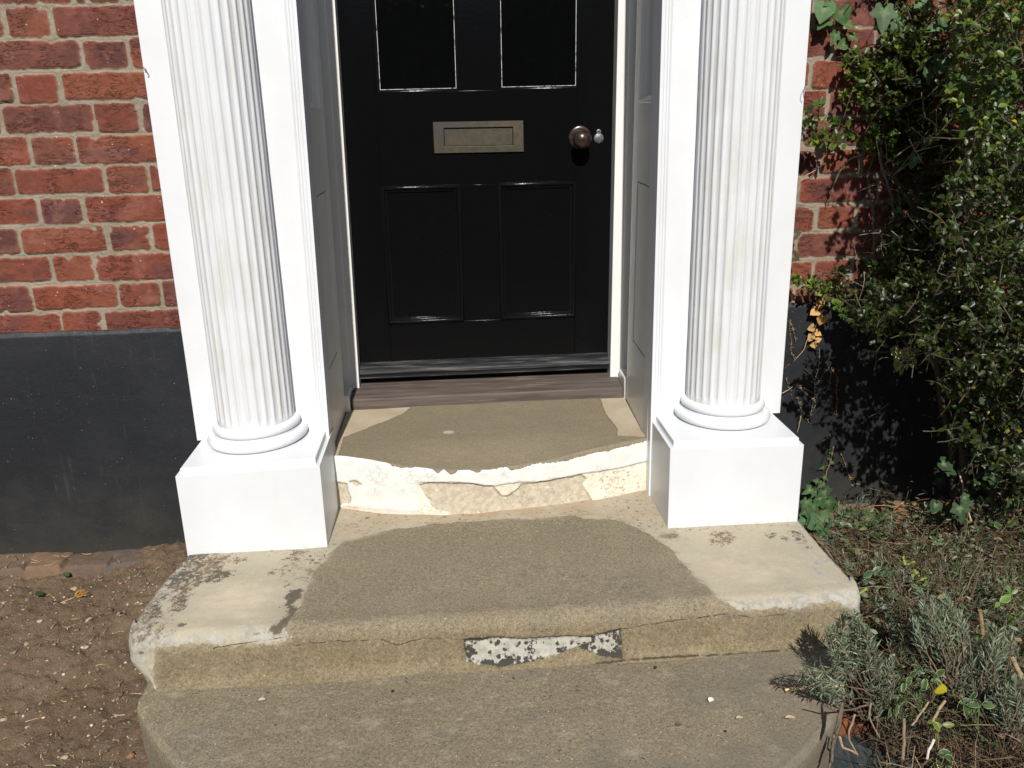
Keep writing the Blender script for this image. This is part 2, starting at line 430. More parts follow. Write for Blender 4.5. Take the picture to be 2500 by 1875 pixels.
def mat_landing():
    g = G('landing_stone_and_screed')
    c, h, big, mid, fine = concrete_nodes(g)
    wob = g.math('MULTIPLY', g.math('ADD', g.math('SUBTRACT', g.noise(38, 6, .75), .5), g.math('ADD', g.math('MULTIPLY', g.math('SUBTRACT', g.noise(11, 2), .5), 1.0), g.math('MULTIPLY', g.math('SUBTRACT', g.noise(140, 4, .8), .5), .55))), .036)
    c = g.mix(g.attr('front'), c, g.mix(g.step(g.noise(20, 4, .65), .35, .65), (.84, .815, .72), (1.0, .97, .88)), 'MULTIPLY')
    # pale original stone
    s = g.mix(g.step(big, .35, .65), (.335, .295, .215), (.40, .355, .265))
    s = g.mix(g.math('MULTIPLY', g.attr('pale'), g.step(g.noise(13, 4, .6), .25, .6)), s, g.mix(g.step(g.noise(1, 4, .6, vec=g.scaled(9, 26, 9)), .4, .62), (.50, .43, .325), (.43, .365, .285)))
    s = g.mix(g.math('MULTIPLY', g.step(mid, .45, .7), .6), s, (.36, .325, .25))
    s = g.mix(g.math('MULTIPLY', g.step(g.noise(140, 4, .7), .5, .8), .4), s, (.62, .58, .47))
    pit = g.step(g.noise(260, 2, .6), .70, .74)
    s = g.mix(g.math('MULTIPLY', pit, .5), s, (.16, .135, .095))
    rust = g.attr('rust')
    s = g.mix(g.math('MULTIPLY', rust, g.math('MULTIPLY', g.step(g.noise(15, 4, .65), .3, .65), .5)), s, (.33, .215, .125))
    grey = g.step(g.math('ADD', g.attr('grey'), g.math('MULTIPLY', g.math('SUBTRACT', g.noise(24, 5, .7), .5), 2.6)), .35, .85)
    s = g.mix(g.math('MULTIPLY', grey, .62), s, g.mix(g.step(g.noise(52, 5, .75), .4, .6), (.24, .24, .225), (.40, .40, .375)))
    dn = g.math('ADD', g.attr('dirt'), g.math('MULTIPLY', g.math('SUBTRACT', g.noise(80, 8, .82), .5), 3.2))
    dk = g.step(dn, .44, .54)
    s = g.mix(g.math('MULTIPLY', dk, .9), s, g.mix(g.step(g.math('ADD', g.noise(9, 4, .6), g.math('MULTIPLY', g.math('SUBTRACT', dn, .55), .5)), .44, .62), (.165, .118, .078), (.075, .062, .047)))
    cw = g.math('ADD', g.attr('coat'), wob)
    coat = g.step(cw, -.002, .002)
    worn = g.math('MULTIPLY', g.math('SUBTRACT', 1.0, g.step(cw, .0, .022)), g.step(g.noise(44, 5, .7), .42, .62))
    c = g.mix(g.math('MULTIPLY', worn, .45), c, (.33, .285, .20))
    film = g.math('MULTIPLY', g.step(cw, -.03, -.002), g.step(g.noise(30, 6, .75), .46, .64))
    s = g.mix(g.math('MULTIPLY', film, .5), s, (.20, .165, .11))
    c = g.mix(coat, s, c)
    # chipped patch showing white lime with black lichen
    pw = g.math('ADD', g.attr('patch'), g.math('MULTIPLY', g.math('SUBTRACT', g.noise(75, 6, .75), .5), .022))
    pm = g.step(pw, -.001, .001)
    spots = g.math('ADD', g.noise(34, 5, .7), g.math('MULTIPLY', g.attr('pdirt'), .17))
    sp = g.step(spots, .515, .57)
    vv = g.n('ShaderNodeTexVoronoi', Vector=g.co, Scale=64.0)
    vr = g.n('ShaderNodeSeparateColor', Color=vv.outputs['Color'])
    dd = g.math('ADD', vv.outputs['Distance'], g.math('MULTIPLY', g.math('SUBTRACT', g.noise(140, 4, .7), .5), .9))
    dots = g.math('MULTIPLY', g.math('SUBTRACT', 1.0, g.step(dd, .26, .40)), g.math('GREATER_THAN', vr.outputs[0], .45))
    sp = g.math('MAXIMUM', sp, dots)
    pc = g.mix(g.step(g.noise(60, 3), .4, .65), (.42, .405, .355), (.32, .305, .265))
    pc = g.mix(sp, pc, (.05, .046, .038))
    c = g.mix(pm, c, pc)
    rim = g.math('MULTIPLY', g.step(pw, -.0045, -.001), g.math('SUBTRACT', 1.0, g.step(pw, -.001, .003)))
    c = g.mix(g.math('MULTIPLY', rim, g.math('MULTIPLY', g.attr('rimtop'), .85)), c, (.035, .03, .022))
    for nm, w in (('crk1', .0010), ('crk2', .0009), ('crk3', .0026)):
        d = g.math('ABSOLUTE', g.math('ADD', g.attr(nm), g.math('MULTIPLY', g.math('SUBTRACT', g.noise(70, 3), .5), .010)))
        k = g.math('SUBTRACT', 1.0, g.step(d, w * .4, w * 1.6))
        k = g.math('MULTIPLY', k, g.step(g.noise(26, 2), .38, .54))
        c = g.mix(g.math('MULTIPLY', k, .8), c, (.03, .024, .017))
        h = g.math('SUBTRACT', h, g.math('MULTIPLY', k, 2.0))
    return g.done(c, .9, g.bump(h, .5, .0022), .25)
M_landing = mat_landing()
def mat_bottom():
    g = G('bottom_step_concrete')
    c, h, big, mid, fine = concrete_nodes(g, .97, 1.5)
    gp = g.step(g.noise(1, 7, .78, vec=g.scaled(14, 22, 20)), .53, .66)
    c = g.mix(g.math('MULTIPLY', gp, .42), c, (.37, .325, .235))
    gq = g.step(g.noise(1, 6, .75, vec=g.scaled(34, 70, 60)), .58, .68)
    c = g.mix(g.math('MULTIPLY', gq, .5), c, (.40, .36, .27))
    c = g.mix(g.math('MULTIPLY', g.step(g.noise(2.1, 3, .6), .48, .66), .5), c, (.150, .134, .108))
    return g.done(c, .92, g.bump(h, .6, .003), .2)
M_bottom = mat_bottom()

def mat_upper():
    g = G('painted_door_step')
    c, h, big, mid, fine = concrete_nodes(g, .96, .25)
    c = g.mix(.45, c, (.215, .178, .118))
    wob = g.math('MULTIPLY', g.math('SUBTRACT', g.noise(48, 5, .7), .5), .020)
    s = g.mix(g.step(g.noise(8, 4), .35, .65), (.37, .31, .215), (.44, .375, .27))
    s = g.mix(g.math('MULTIPLY', g.step(g.noise(120, 3), .55, .8), .3), s, (.26, .2, .14))
    coat = g.step(g.math('ADD', g.attr('coat'), g.math('MULTIPLY', wob, .6)), -.001, .001)
    edge = g.math('SUBTRACT', 1.0, g.step(g.math('ABSOLUTE', g.math('ADD', g.attr('coat'), g.math('MULTIPLY', wob, .6))), .001, .006))
    c = g.mix(coat, s, c)
    c = g.mix(g.math('MULTIPLY', g.math('MULTIPLY', edge, coat), .45), c, (.09, .075, .05))
    mark = g.step(g.math('ADD', g.attr('mark'), g.math('MULTIPLY', wob, 16.)), .5, .6)
    c = g.mix(g.math('MULTIPLY', mark, .8), c, (.42, .41, .38))
    flk = g.step(g.noise(95, 2, .6), .735, .75)
    c = g.mix(g.math('MULTIPLY', flk, .5), c, (.52, .49, .4))
    # paint on the riser
    low = g.step(g.math('ADD', g.attr('low'), g.math('MULTIPLY', wob, .5)), -.001, .002)
    p = g.mix(g.step(g.noise(26, 4, .6), .4, .7), (.71, .705, .675), (.65, .645, .605))
    pl = g.mix(g.step(g.noise(19, 5, .65), .38, .64), (.69, .635, .51), (.75, .72, .63))
    pl = g.mix(g.math('MULTIPLY', g.step(g.attr('foot'), .35, 1.0), .75), pl, (.58, .45, .29))
    p = g.mix(low, p, pl)
    cvec = g.n('ShaderNodeVectorMath', {'operation': 'ADD'})
    g.set(cvec.inputs[0], g.co)
    g.set(cvec.inputs[1], g.n('ShaderNodeVectorMath', {'operation': 'SCALE'}, Vector=g.n('ShaderNodeTexNoise', Vector=g.co, Scale=35.0, Detail=4.0).outputs['Color'], Scale=.04).outputs[0])
    ck = g.vor(48, 'DISTANCE_TO_EDGE', 'Distance', vec=cvec.outputs[0])
    ckl = g.math('MULTIPLY', g.math('SUBTRACT', 1.0, g.step(ck, .008, .034)), g.step(g.noise(13, 3), .50, .62))
    p = g.mix(g.math('MULTIPLY', ckl, .22), p, (.40, .36, .28))
    bare = g.mix(g.step(g.noise(60, 5, .7), .36, .66), (.44, .375, .275), (.57, .51, .40))
    bare = g.mix(g.math('MULTIPLY', g.step(g.noise(70, 4, .7), .6, .68), .8), bare, (.74, .71, .62))
    bm = g.step(g.math('ADD', g.attr('bare'), g.math('MULTIPLY', wob, 1.1)), -.001, .0012)
    chips = g.step(g.math('ADD', g.noise(1, 6, .75, vec=g.scaled(70, 70, 110), dist=.6), g.math('MULTIPLY', g.attr('flake'), .12)), .68, .71)
    bm = g.math('MAXIMUM', bm, g.math('MULTIPLY', chips, low))
    p = g.mix(bm, p, bare)
    lip = g.math('SUBTRACT', 1.0, g.step(g.math('ABSOLUTE', g.math('SUBTRACT', g.math('ADD', g.attr('low'), g.math('MULTIPLY', wob, .5)), .001)), .0006, .0034))
    p = g.mix(g.math('MULTIPLY', lip, g.math('MULTIPLY', g.attr('lipm'), .6)), p, (.20, .16, .10))
    pm = g.step(g.math('ADD', g.attr('paint'), g.math('MULTIPLY', wob, .8)), -.0008, .0008)
    c = g.mix(pm, c, p)
    hh = g.math('ADD', g.math('MULTIPLY', fine, .5), g.math('MULTIPLY', g.math('SUBTRACT', pm, g.math('MULTIPLY', g.math('MULTIPLY', bm, pm), .8)), 1.6))
    hh = g.math('SUBTRACT', hh, g.math('MULTIPLY', ckl, g.math('MULTIPLY', pm, .7)))
    return g.done(c, .85, g.bump(hh, .65, .003), .25)
M_upper = mat_upper()

def mat_soil():
    g = G('trodden_soil')
    b = g.noise(4, 5, .65); m = g.noise(40, 5, .7); f = g.noise(260, 3, .7)
    c = g.mix(g.step(b, .35, .65), (.165, .113, .071), (.226, .161, .104))
    c = g.mix(g.math('MULTIPLY', g.step(m, .48, .66), .6), c, (.115, .078, .049))
    c = g.mix(g.step(f, .35, .8), g.mix(.4, c, (.04, .028, .017)), g.mix(.35, c, (.24, .185, .125)))
    vc = g.n('ShaderNodeTexVoronoi', Vector=g.co, Scale=130.0)
    r = g.n('ShaderNodeSeparateColor', Color=vc.outputs['Color'])
    k = g.math('MULTIPLY', g.math('LESS_THAN', vc.outputs['Distance'], .34), g.math('GREATER_THAN', r.outputs[0], .955))
    c = g.mix(g.math('MULTIPLY', k, .7), c, g.mix(r.outputs[1], (.36, .30, .22), (.2, .13, .08)))
    cl = g.noise(1, 5, .7, vec=g.scaled(75, 75, 75), dist=.8)
    c = g.mix(g.math('MULTIPLY', g.step(cl, .58, .68), .4), c, (.07, .047, .029))
    return g.done(c, .95, g.bump(g.math('ADD', g.math('MULTIPLY', m, 1.6), g.math('ADD', f, g.math('MULTIPLY', cl, 1.5))), .8, .006), .15)
M_soil = mat_soil()
def mat_footing():
    g = G('dusty_footing_brick')
    col = g.attr('Col', 'Color'); f = g.noise(300, 4, .7); m = g.noise(30, 5, .65)
    c = g.mix(g.math('MULTIPLY', g.step(m, .4, .65), .65), col, (.15, .10, .062))
    c = g.mix(g.math('MULTIPLY', g.step(f, .5, .8), .4), c, (.33, .25, .17))
    return g.done(c, .95, g.bump(g.math('ADD', m, f), .7, .004), .15)
M_footing = mat_footing()
def mat_col(name, rough=.8, grain=300, amount=.3, spec=.25, bump=.3, translucent=0.0):
    g = G(name)
    col = g.attr('Col', 'Color'); f = g.noise(grain, 3, .65)
    c = g.mix(amount, col, g.mix(g.step(f, .3, .7), (.25, .25, .25), (.75, .75, .75)), 'OVERLAY')
    m = g.done(c, rough, g.bump(f, bump, .0008), spec)
    if translucent:
        tr = g.n('ShaderNodeBsdfTranslucent', Color=g.mix(.5, c, (.22, .30, .03)))
        mx = g.n('ShaderNodeMixShader', Fac=translucent)
        g.t.links.new(g.b.outputs[0], mx.inputs[1]); g.t.links.new(tr.outputs[0], mx.inputs[2])
        g.t.links.new(mx.outputs[0], g.o.inputs['Surface'])
    return m
M_leaf = mat_col('glossy_leaf', .40, 60, .25, .40, .1, .20)
M_ivy = mat_col('ivy_leaf', .58, 90, .3, .22, .15, .12)
M_dry = mat_col('dry_plant', .85, 200, .4, .2, .3)
M_lav = mat_col('felted_leaf', .8, 200, .2, .2, .1, .12)
M_bark = mat_col('twig_bark', .85, 150, .5, .2, .5)
M_stone = mat_col('loose_stone', .85, 180, .5, .25, .5)
def mat_board():
    g = G('weathered_green_board')
    w = g.noise(1, 5, .65, vec=g.scaled(160, 10, 160, (0, 0, R(-42))))
    c = g.mix(g.step(w, .4, .65), (.016, .021, .022), (.040, .047, .046))
    c = g.mix(g.step(w, .70, .74), c, (.2, .19, .16))
    return g.done(c, .7, g.bump(w, .4, .0015), .3)
M_board = mat_board()
M_terra = mat_col('terracotta', .85, 120, .4, .2, .4)

# ------------------------------------------------------------------ ground: one sheet to the horizon
def lines(*segs):
    out = []
    for a, b, st in segs:
        n = max(1, int(round((b - a) / st))); out += list(np.linspace(a, b, n, endpoint=False))
    return np.array(out + [segs[-1][1]])
def soil_z(x, y):
    left = -.272 + .135 * sstep(-.85, -.05, y)
    right = -.268 + .13 * sstep(-.75, -.1, y)
    z = left + (right - left) * sstep(-.2, .4, x)
    z = z - .02 * sstep(-1.0, -2.2, y)
    z = z + .030 * sstep(-1.10, -.92, x) * sstep(-.3, -.04, y) * sstep(-.5, -.7, x)
    near = np.exp(-((x / 3.2) ** 2 + ((y + .6) / 2.5) ** 2))
    z = z + near * (.030 * (fbm(x * 7, y * 7, 3, 3) - .5) + .030 * (fbm(x * 30, y * 30, 5, 4, .6) - .5) + .016 * np.maximum(fbm(x * 85, y * 85, 8, 2) - .45, 0))
    return z
gx = lines((-40, -4, 4), (-4, -1.7, .1), (-1.7, -.62, .0055), (-.62, .6, .05), (.6, 1.9, .014), (1.9, 4, .1), (4, 40, 4))
gy = lines((-40, -4, 4), (-4, -1.4, .1), (-1.4, .06, .0065), (.06, .6, .1), (.6, 30, 3))
GX, GY = np.meshgrid(gx, gy, indexing='ij')
ground = mesh_obj('ground', np.stack([GX, GY, soil_z(GX, GY)], -1), None, M_soil, quads=grid_quads(len(gx), len(gy)), smooth=True)
ground['kind'] = 'structure'

# ------------------------------------------------------------------ brick wall
wall = thing('brick_wall', (0, 0.1, 0), 'red brick house wall with pale mortar and a black painted plinth along its foot', 'wall')
def brick_field(x, z, x0s, ztop, seed):
    """height, colour and brick mask of Flemish bond; x0s: left edge of a header in each of two alternating courses"""
    P = .0755; J = .0095
    row = np.floor((ztop - z) / P + 1e-9)
    zr = ztop - row * P - z           # 0..P from the top of the course
    off = np.where(row % 2 == 0, x0s[0], x0s[1]) + (vnoise(row * 1.7, row * 0 + .5, seed) - .5) * .022
    period = .215 + .1025 + 2 * J
    u = x - off
    k = np.floor(u / period); f = u - k * period
    hd = f < (.1025 + J)
    bl = np.where(hd, 0, .1025 + J); bw = np.where(hd, .1025, .215)
    bid = k * 2 + (~hd)
    r1 = _hash(bid, row, seed + 1); r2 = _hash(bid, row, seed + 2); r3 = _hash(bid, row, seed + 3); r4 = _hash(bid, row, seed + 4)
    cx = bl + bw / 2 + (r1 - .5) * .005; cz = J / 2 + (P - J) / 2 + (r2 - .5) * .005
    hw = bw / 2 + (r3 - .5) * .005; hh = (P - J) / 2 + (r4 - .5) * .004
    wx = (fbm(x * 55, z * 55, seed + 20, 4, .6) - .5) * .006; wz = (fbm(x * 55, z * 55, seed + 30, 4, .6) - .5) * .007
    qx = np.abs(f - cx + wx) - hw + .010; qz = np.abs(zr - cz + wz) - hh + .010
    sd = -(np.hypot(np.maximum(qx, 0), np.maximum(qz, 0)) + np.minimum(np.maximum(qx, qz), 0) - .010)   # >0 inside the brick
    bite = (fbm(x * 26, z * 26, seed + 40, 3) - .64) * .05
    sd = sd - np.clip(bite, 0, .02)
    m = sstep(-.0007, .0016, sd)
    tilt = (_hash(bid, row, seed + 6) - .5) * .05 * (f - cx) + (_hash(bid, row, seed + 7) - .5) * .06 * (zr - cz)
    crev = (1 - sstep(.0, .0035, np.abs(sd + .002))) * .0022
    face = .0026 + (_hash(bid, row, seed + 5) - .5) * .003 + tilt + .0035 * (fbm(x * 40, z * 60, seed + 50, 4, .6) - .5) + .0006 * sstep(0, .004, sd)
    mort = .0005 + .003 * (fbm(x * 60, z * 60, seed + 60, 4, .65) - .5) - crev
    h = m * face + (1 - m) * mort
    pal = np.array([[.200, .052, .027], [.172, .047, .028], [.140, .042, .030], [.092, .036, .031], [.195, .061, .031], [.150, .054, .038]])
    pick = _hash(bid, row, seed + 8); c = pal[np.clip((pick * 6).astype(int), 0, 5)]
    c2 = pal[np.clip((_hash(bid, row, seed + 9) * 6).astype(int), 0, 5)]
    blend = sstep(.38, .62, fbm(x * 13, z * 19, seed + 70, 4, .6))[..., None]
    c = c * (1 - blend * .75) + c2 * blend * .75
    purple = sstep(.60, .74, fbm(x * 9, z * 14, seed + 80, 3))[..., None]
    c = c * (1 - .75 * purple) + np.array([.105, .042, .040]) * .75 * purple
    pink = sstep(.62, .72, fbm(x * 21, z * 21, seed + 90, 3))[..., None]
    c = c * (1 - .25 * pink) + np.array([.28, .13, .10]) * .25 * pink
    rim = (1 - sstep(.001, .009, sd))[..., None]
    c = c * (1 - .35 * rim) + np.array([.30, .085, .04]) * .35 * rim
    mv = fbm(x * 18, z * 18, seed + 100, 4, .6)[..., None]
    mc = np.array([.195, .176, .132]) * (1 - mv) + np.array([.290, .262, .205]) * mv
    c = c * .90 + c.mean(-1, keepdims=True) * .10
    col = c * m[..., None] + mc * (1 - m[..., None])
    return h, col, m
PL_TOP = .543
FINE, CRS = .003, .008
def wall_part(name, xl, x0s, ztop, seed, label=None):
    zl = lines((PL_TOP - .03, 1.62, FINE), (1.62, 2.5, CRS))
    X, Z = np.meshgrid(xl, zl, indexing='ij')
    h, col, m = brick_field(X, Z, x0s, ztop, seed)
    return mesh_obj(name, np.stack([X, -h + .0025, Z], -1), None, M_brick, wall, smooth=True, cols=col.reshape(-1, 3), attrs={'brick': m}, quads=grid_quads(len(xl), len(zl))[:, ::-1])
wall_part('brickwork', lines((-2.7, -1.6, CRS), (-1.6, -.73, FINE)), (-1.0875, -.919), 1.353 + 12 * .0755, 101)
wall_part('brickwork', lines((.86, 1.72, FINE), (1.72, 2.7, CRS)), (1.152, .9835), 1.2695 + 13 * .0755, 202)
for xa, xb in ((-2.7, -.74), (.86, 2.7)):
    mb = MB(); mb.box(xa, xb, .01, .30, -.4, 2.5); mb.build('wall_core', M_brick, wall)
def plinth(xa, xb):
    xl = lines((xa, xb, .008)); zl = lines((-.36, PL_TOP - .02, .01), (PL_TOP - .02, PL_TOP, .0025))
    prof = [(z, 0.0) for z in zl]
    X, Z = np.meshgrid(xl, zl, indexing='ij')
    Y = -.013 - .0035 * (fbm(X * 9, Z * 9, 301, 4) - .5) + .006 * sstep(PL_TOP - .010, PL_TOP, Z)
    edge = sstep(PL_TOP - .014, PL_TOP - .003, Z + .008 * (fbm(X * 40, Z * 40, 305, 3) - .5))
    top = np.stack([xl, np.full_like(xl, .009), np.full_like(xl, PL_TOP + .001) + .010 * (fbm(xl * 14, xl * 0 + 8.1, 304, 3) - .5)], -1)
    V = np.stack([X, Y, Z], -1)
    V[:, -1, 2] += .010 * (fbm(xl * 14, xl * 0 + 8.1, 304, 3) - .5) + .005 * (fbm(xl * 60, xl * 0 + 3.3, 303, 3) - .5)
    V = np.concatenate([V, top[:, None]], 1)
    edge = np.concatenate([edge, np.ones((len(xl), 1))], 1)
    return mesh_obj('plinth', V, None, M_plinth, wall, smooth=50, quads=grid_quads(len(xl), V.shape[1])[:, ::-1], attrs={'edge': edge})
plinth(-2.7, -.70); plinth(.84, 2.7)
def footing(xa, xb, ztop, ydep, joints, seed, pal):
    xl = lines((xa, xb, .004)); yl = lines((-ydep - .035, -.0, .004))
    X, Y = np.meshgrid(xl, yl, indexing='ij')
    yf = -ydep + .018 * (fbm(X * 9, X * 0, seed, 3) - .5) + .012 * (fbm(X * 45, Y * 45, seed + 1, 3) - .5)
    inside = sstep(-.006, .006, Y - yf)
    jd = np.full(X.shape, 1.0)
    idx = np.zeros(X.shape)
    for j in joints:
        jd = np.minimum(jd, np.abs(X - j + .004 * (fbm(Y * 40, X * 0 + j, seed + 2, 2) - .5))); idx += X > j
    gap = (1 - sstep(.002, .006, jd)) * sstep(-.03, -.05, Y)
    z = ztop + .016 * (fbm(X * 14, Y * 14, seed + 3, 4, .6) - .5) + (_hash(idx, idx * 0, seed + 4) - .5) * .008 - .06 * (1 - inside) - .012 * gap
    soil = soil_z(X, Y)
    c = np.array(pal)[(idx.astype(int)) % len(pal)]
    d = sstep(.4, .65, fbm(X * 16, Y * 16, seed + 6, 4))[..., None]
    c = c * (1 - .5 * d) + np.array([.17, .115, .075]) * .5 * d
    return mesh_obj('footing', np.stack([X, Y, z], -1), None, M_footing, wall, smooth=True, cols=c.reshape(-1, 3), quads=grid_quads(len(xl), len(yl)))
footing(-2.6, -.90, -.112, .098, [-2.4, -2.2, -1.99, -1.78, -1.57, -1.382, -1.276, -1.173, -1.045, -.95, -.86], 401, [(.13, .095, .075), (.20, .13, .08), (.115, .085, .07), (.10, .085, .078), (.17, .095, .06), (.14, .10, .072)])
footing(.86, 2.6, -.094, .13, [.97, 1.09, 1.2, 1.31, 1.42, 1.53, 1.64, 1.86, 2.1, 2.3], 402, [(.24, .17, .11), (.28, .12, .06), (.22, .15, .10), (.30, .135, .07)])

# ------------------------------------------------------------------ stone steps
PROF = np.array([[0.06, 0.0], [-0.62, 0.0], [-0.6277, -0.0008], [-0.6352, -0.003], [-0.642, -0.0066], [-0.6481, -0.0115], [-0.653, -0.0175], [-0.6568, -0.0243], [-0.6591, -0.0317], [-0.668, -0.098], [-0.674, -0.112], [-0.692, -0.122]])
PS = np.concatenate([[0], np.cumsum(np.hypot(*np.diff(PROF, axis=0).T))])
COAT = [(-.738, .90), (-.748, .808), (-.729, .765), (-.717, .73), (-.628, .727), (-.546, .738), (-.442, .725), (-.437, .712), (-.431, .665), (-.422, .599), (-.413, .478), (-.376, .369), (-.353, .32), (-.315, .311), (-.217, .264), (-.105, .247), (.07, .25), (.273, .247), (.394, .289), (.441, .355), (.496, .458), (.506, .547), (.532, .65), (.545, .695), (.571, .711), (.636, .72), (.713, .725), (.747, .723), (.819, .718), (.866, .734), (.874, .76), (.872, .90)]
PATCH = [(-.043, .753), (.04, .754), (.075, .761), (.198, .761), (.234, .766), (.31, .751), (.314, .824), (.262, .811), (.204, .787), (.157, .805), (.087, .818), (.03, .823), (-.041, .806)]
BROWN = [(-.769, .407), (-.752, .371), (-.659, .36), (-.643, .426), (-.599, .435), (-.636, .496), (-.678, .498), (-.696, .53), (-.679, .612), (-.706, .621), (-.723, .591), (-.727, .526), (-.766, .513), (-.771, .452)]
STREAK = [(-.509, .709), (-.48, .706), (-.446, .653), (-.453, .605), (-.467, .572), (-.461, .543), (-.429, .536), (-.426, .58), (-.44, .603), (-.426, .636), (-.434, .684), (-.452, .714)]
BROWN2 = [(-.51, .379), (-.451, .381), (-.451, .41), (-.502, .4)]
SPECK = [(-.521, .444), (-.408, .352), (-.388, .413), (-.418, .518), (-.482, .537)]
LICH1 = [(-.775, .554), (-.748, .573), (-.728, .63), (-.744, .65), (-.767, .637)]
LICH2 = [(-.764, .69), (-.728, .67), (-.71, .689), (-.734, .706), (-.763, .7)]
RD1 = [(.61, .382), (.649, .361), (.684, .384), (.674, .433), (.631, .458), (.599, .448)]
RD2 = [(.755, .405), (.788, .39), (.786, .428), (.756, .436)]
RD3 = [(.816, .381), (.869, .406), (.846, .477), (.819, .45)]
RD4 = [(.523, .346), (.575, .346), (.568, .361), (.521, .355)]
BLOBS = [(-.746, .44, .02), (-.761, .505, .02), (-.762, .562, .022), (-.742, .624, .024), (-.749, .668, .022), (-.753, .702, .018), (-.711, .547, .026), (-.708, .595, .026), (-.664, .441, .030), (-.72, .379, .03), (-.624, .446, .022), (-.459, .609, .016), (-.439, .556, .02), (-.437, .631, .02), (-.452, .687, .018), (-.478, .706, .014), (-.44, .66, .018), (-.428, .453, .02), (-.413, .423, .016), (-.517, .458, .018), (-.663, .37, .035), (-.618, .387, .03), (-.461, .368, .03), (-.40, .40, .02), (-.676, .67, .014), (-.761, .716, .014), (-.735, .52, .02), (-.70, .41, .03),
         (-.341, .216, .018), (-.32, .20, .012), (-.305, .181, .012), (.405, .232, .010), (.399, .216, .008), (.44, .318, .012), (.642, .392, .024), (.626, .43, .016), (.773, .408, .022), (.839, .416, .024), (.836, .485, .014), (.526, .388, .014), (.66, .41, .018), (.80, .43, .02)]
CR1 = [(-.60, .735), (-.437, .722), (-.422, .741), (-.348, .737), (-.226, .742), (-.195, .758), (-.138, .746), (-.043, .752)]
CR2 = [(.31, .75), (.434, .737), (.55, .731), (.579, .733), (.613, .741), (.70, .738)]
CR3 = [(.25, .832), (.314, .829), (.436, .828), (.582, .832), (.80, .829)]
LX0, LX1 = -.790, .886
landing = thing('landing_step', (.05, -.35, -.12), 'broad worn stone landing step under both white columns, cement patched with a chipped white front', 'step')
def build_landing():
    xl = lines((LX0, LX1, .004))
    s = np.concatenate([np.linspace(0, .62, 140, endpoint=False), np.linspace(.62, PS[-1], 60)])
    y0 = np.interp(s, PS, PROF[:, 0]); z0 = np.interp(s, PS, PROF[:, 1])
    X, S = np.meshgrid(xl, s, indexing='ij')
    Y = np.tile(y0, (len(xl), 1)); Z = np.tile(z0, (len(xl), 1))
    ny = np.gradient(z0, s); nz = -np.gradient(y0, s)
    nrm = np.hypot(ny, nz); ny, nz = ny / nrm, nz / nrm
    coat = poly_sdf(X, S, COAT); patch = poly_sdf(X, S, PATCH)
    wob = (fbm(X * 42, S * 42, 501, 4, .65) - .5) * .02
    d = .0048 * sstep(-.002, .002, coat + wob * 1.6) - .0055 * sstep(-.003, .002, patch + wob * .4)
    d = d + .005 * (fbm(X * 4, S * 4, 503, 3) - .5) + .0022 * (fbm(X * 26, S * 26, 504, 4, .6) - .5)
    d = d + (1 - sstep(-.01, .01, coat)) * .006 * (fbm(X * 30, S * 30, 507, 4, .65) - .5) * sstep(.60, .72, S)
    d = d - .010 * np.exp(-((X + .03) / .42) ** 2) * np.exp(-((S - .62) / .16) ** 2)     # hollow worn by feet
    d = d + .006 * (fbm(X * 6, S * 2, 505, 3) - .5) * sstep(.66, .75, S)
    Y = Y + d * ny * -1 * np.sign(-1) * 1.0 if False else Y - d * np.abs(ny)
    Z = Z + d * nz
    # rounded ends
    r = .030
    e = np.minimum(X - LX0, LX1 - X)
    pull = np.where(e < r, r - np.sqrt(np.maximum(r * r - (r - e) ** 2, 0)), 0)
    Y = Y + pull * sstep(.25, .68, S)
    Z = Z - .012 * sstep(.014, 0, e) * (S < .66)
    xi = X + .030 * sstep(.55, .28, S) * sstep(-.60, LX0, X) + .050 * sstep(.755, .835, S) * sstep(-.71, LX0, X) + .010 * (fbm(S * 14, X * 0, 509, 3) - .5) * sstep(.03, 0, e) * np.sign(X) * -1
    V = np.stack([xi, Y, Z], -1)
    # side skirts and buried front
    n, k = X.shape
    lo = V.copy()[:, -1:]; lo[..., 2] = -.30; lo[..., 1] += .02
    V = np.concatenate([V, lo], 1)
    lf = V[0].copy(); lf[:, 2] = -.32; lf[:, 0] += .06; lf[:, 1] = np.maximum(lf[:, 1] + .05, -.60)
    rf = V[-1].copy(); rf[:, 2] = -.32; rf[:, 0] -= .06; rf[:, 1] = np.maximum(rf[:, 1] + .05, -.60)
    lm = V[0].copy(); lm[:, 2] = lm[:, 2] - .012; lm[:, 0] += .001; lm[:, 1] += .004
    rm = V[-1].copy(); rm[:, 2] = rm[:, 2] - .012; rm[:, 0] -= .001; rm[:, 1] += .004
    V = np.concatenate([lf[None], lm[None], V, rm[None], rf[None]], 0)
    def pad(a, fill=None):
        a = np.concatenate([a, a[:, -1:]], 1)
        return np.concatenate([a[:1], a[:1], a, a[-1:], a[-1:]], 0)
    dirt = np.zeros(X.shape)
    for bx, bs, br in BLOBS:
        dirt = np.maximum(dirt, .62 * np.exp(-(((X - bx) / (br * 1.25)) ** 2 + ((S - bs) / br) ** 2)))
    dirt = np.maximum(dirt, .5 * sstep(-.69, -.76, X) * sstep(.36, .46, S) * sstep(.77, .70, S))
    for poly, val in ((BROWN, .66), (STREAK, 1.0), (BROWN2, .6), (SPECK, .42), (LICH1, .66), (LICH2, .64), (RD1, .54), (RD2, .54), (RD3, .58), (RD4, .5)):
        dirt = np.maximum(dirt, val * sstep(-.014, .012, poly_sdf(X, S, poly)))
    dirt = np.maximum(dirt, .42 * sstep(-.62, -.74, X) * (S < .74) + .30 * sstep(.46, .34, S))
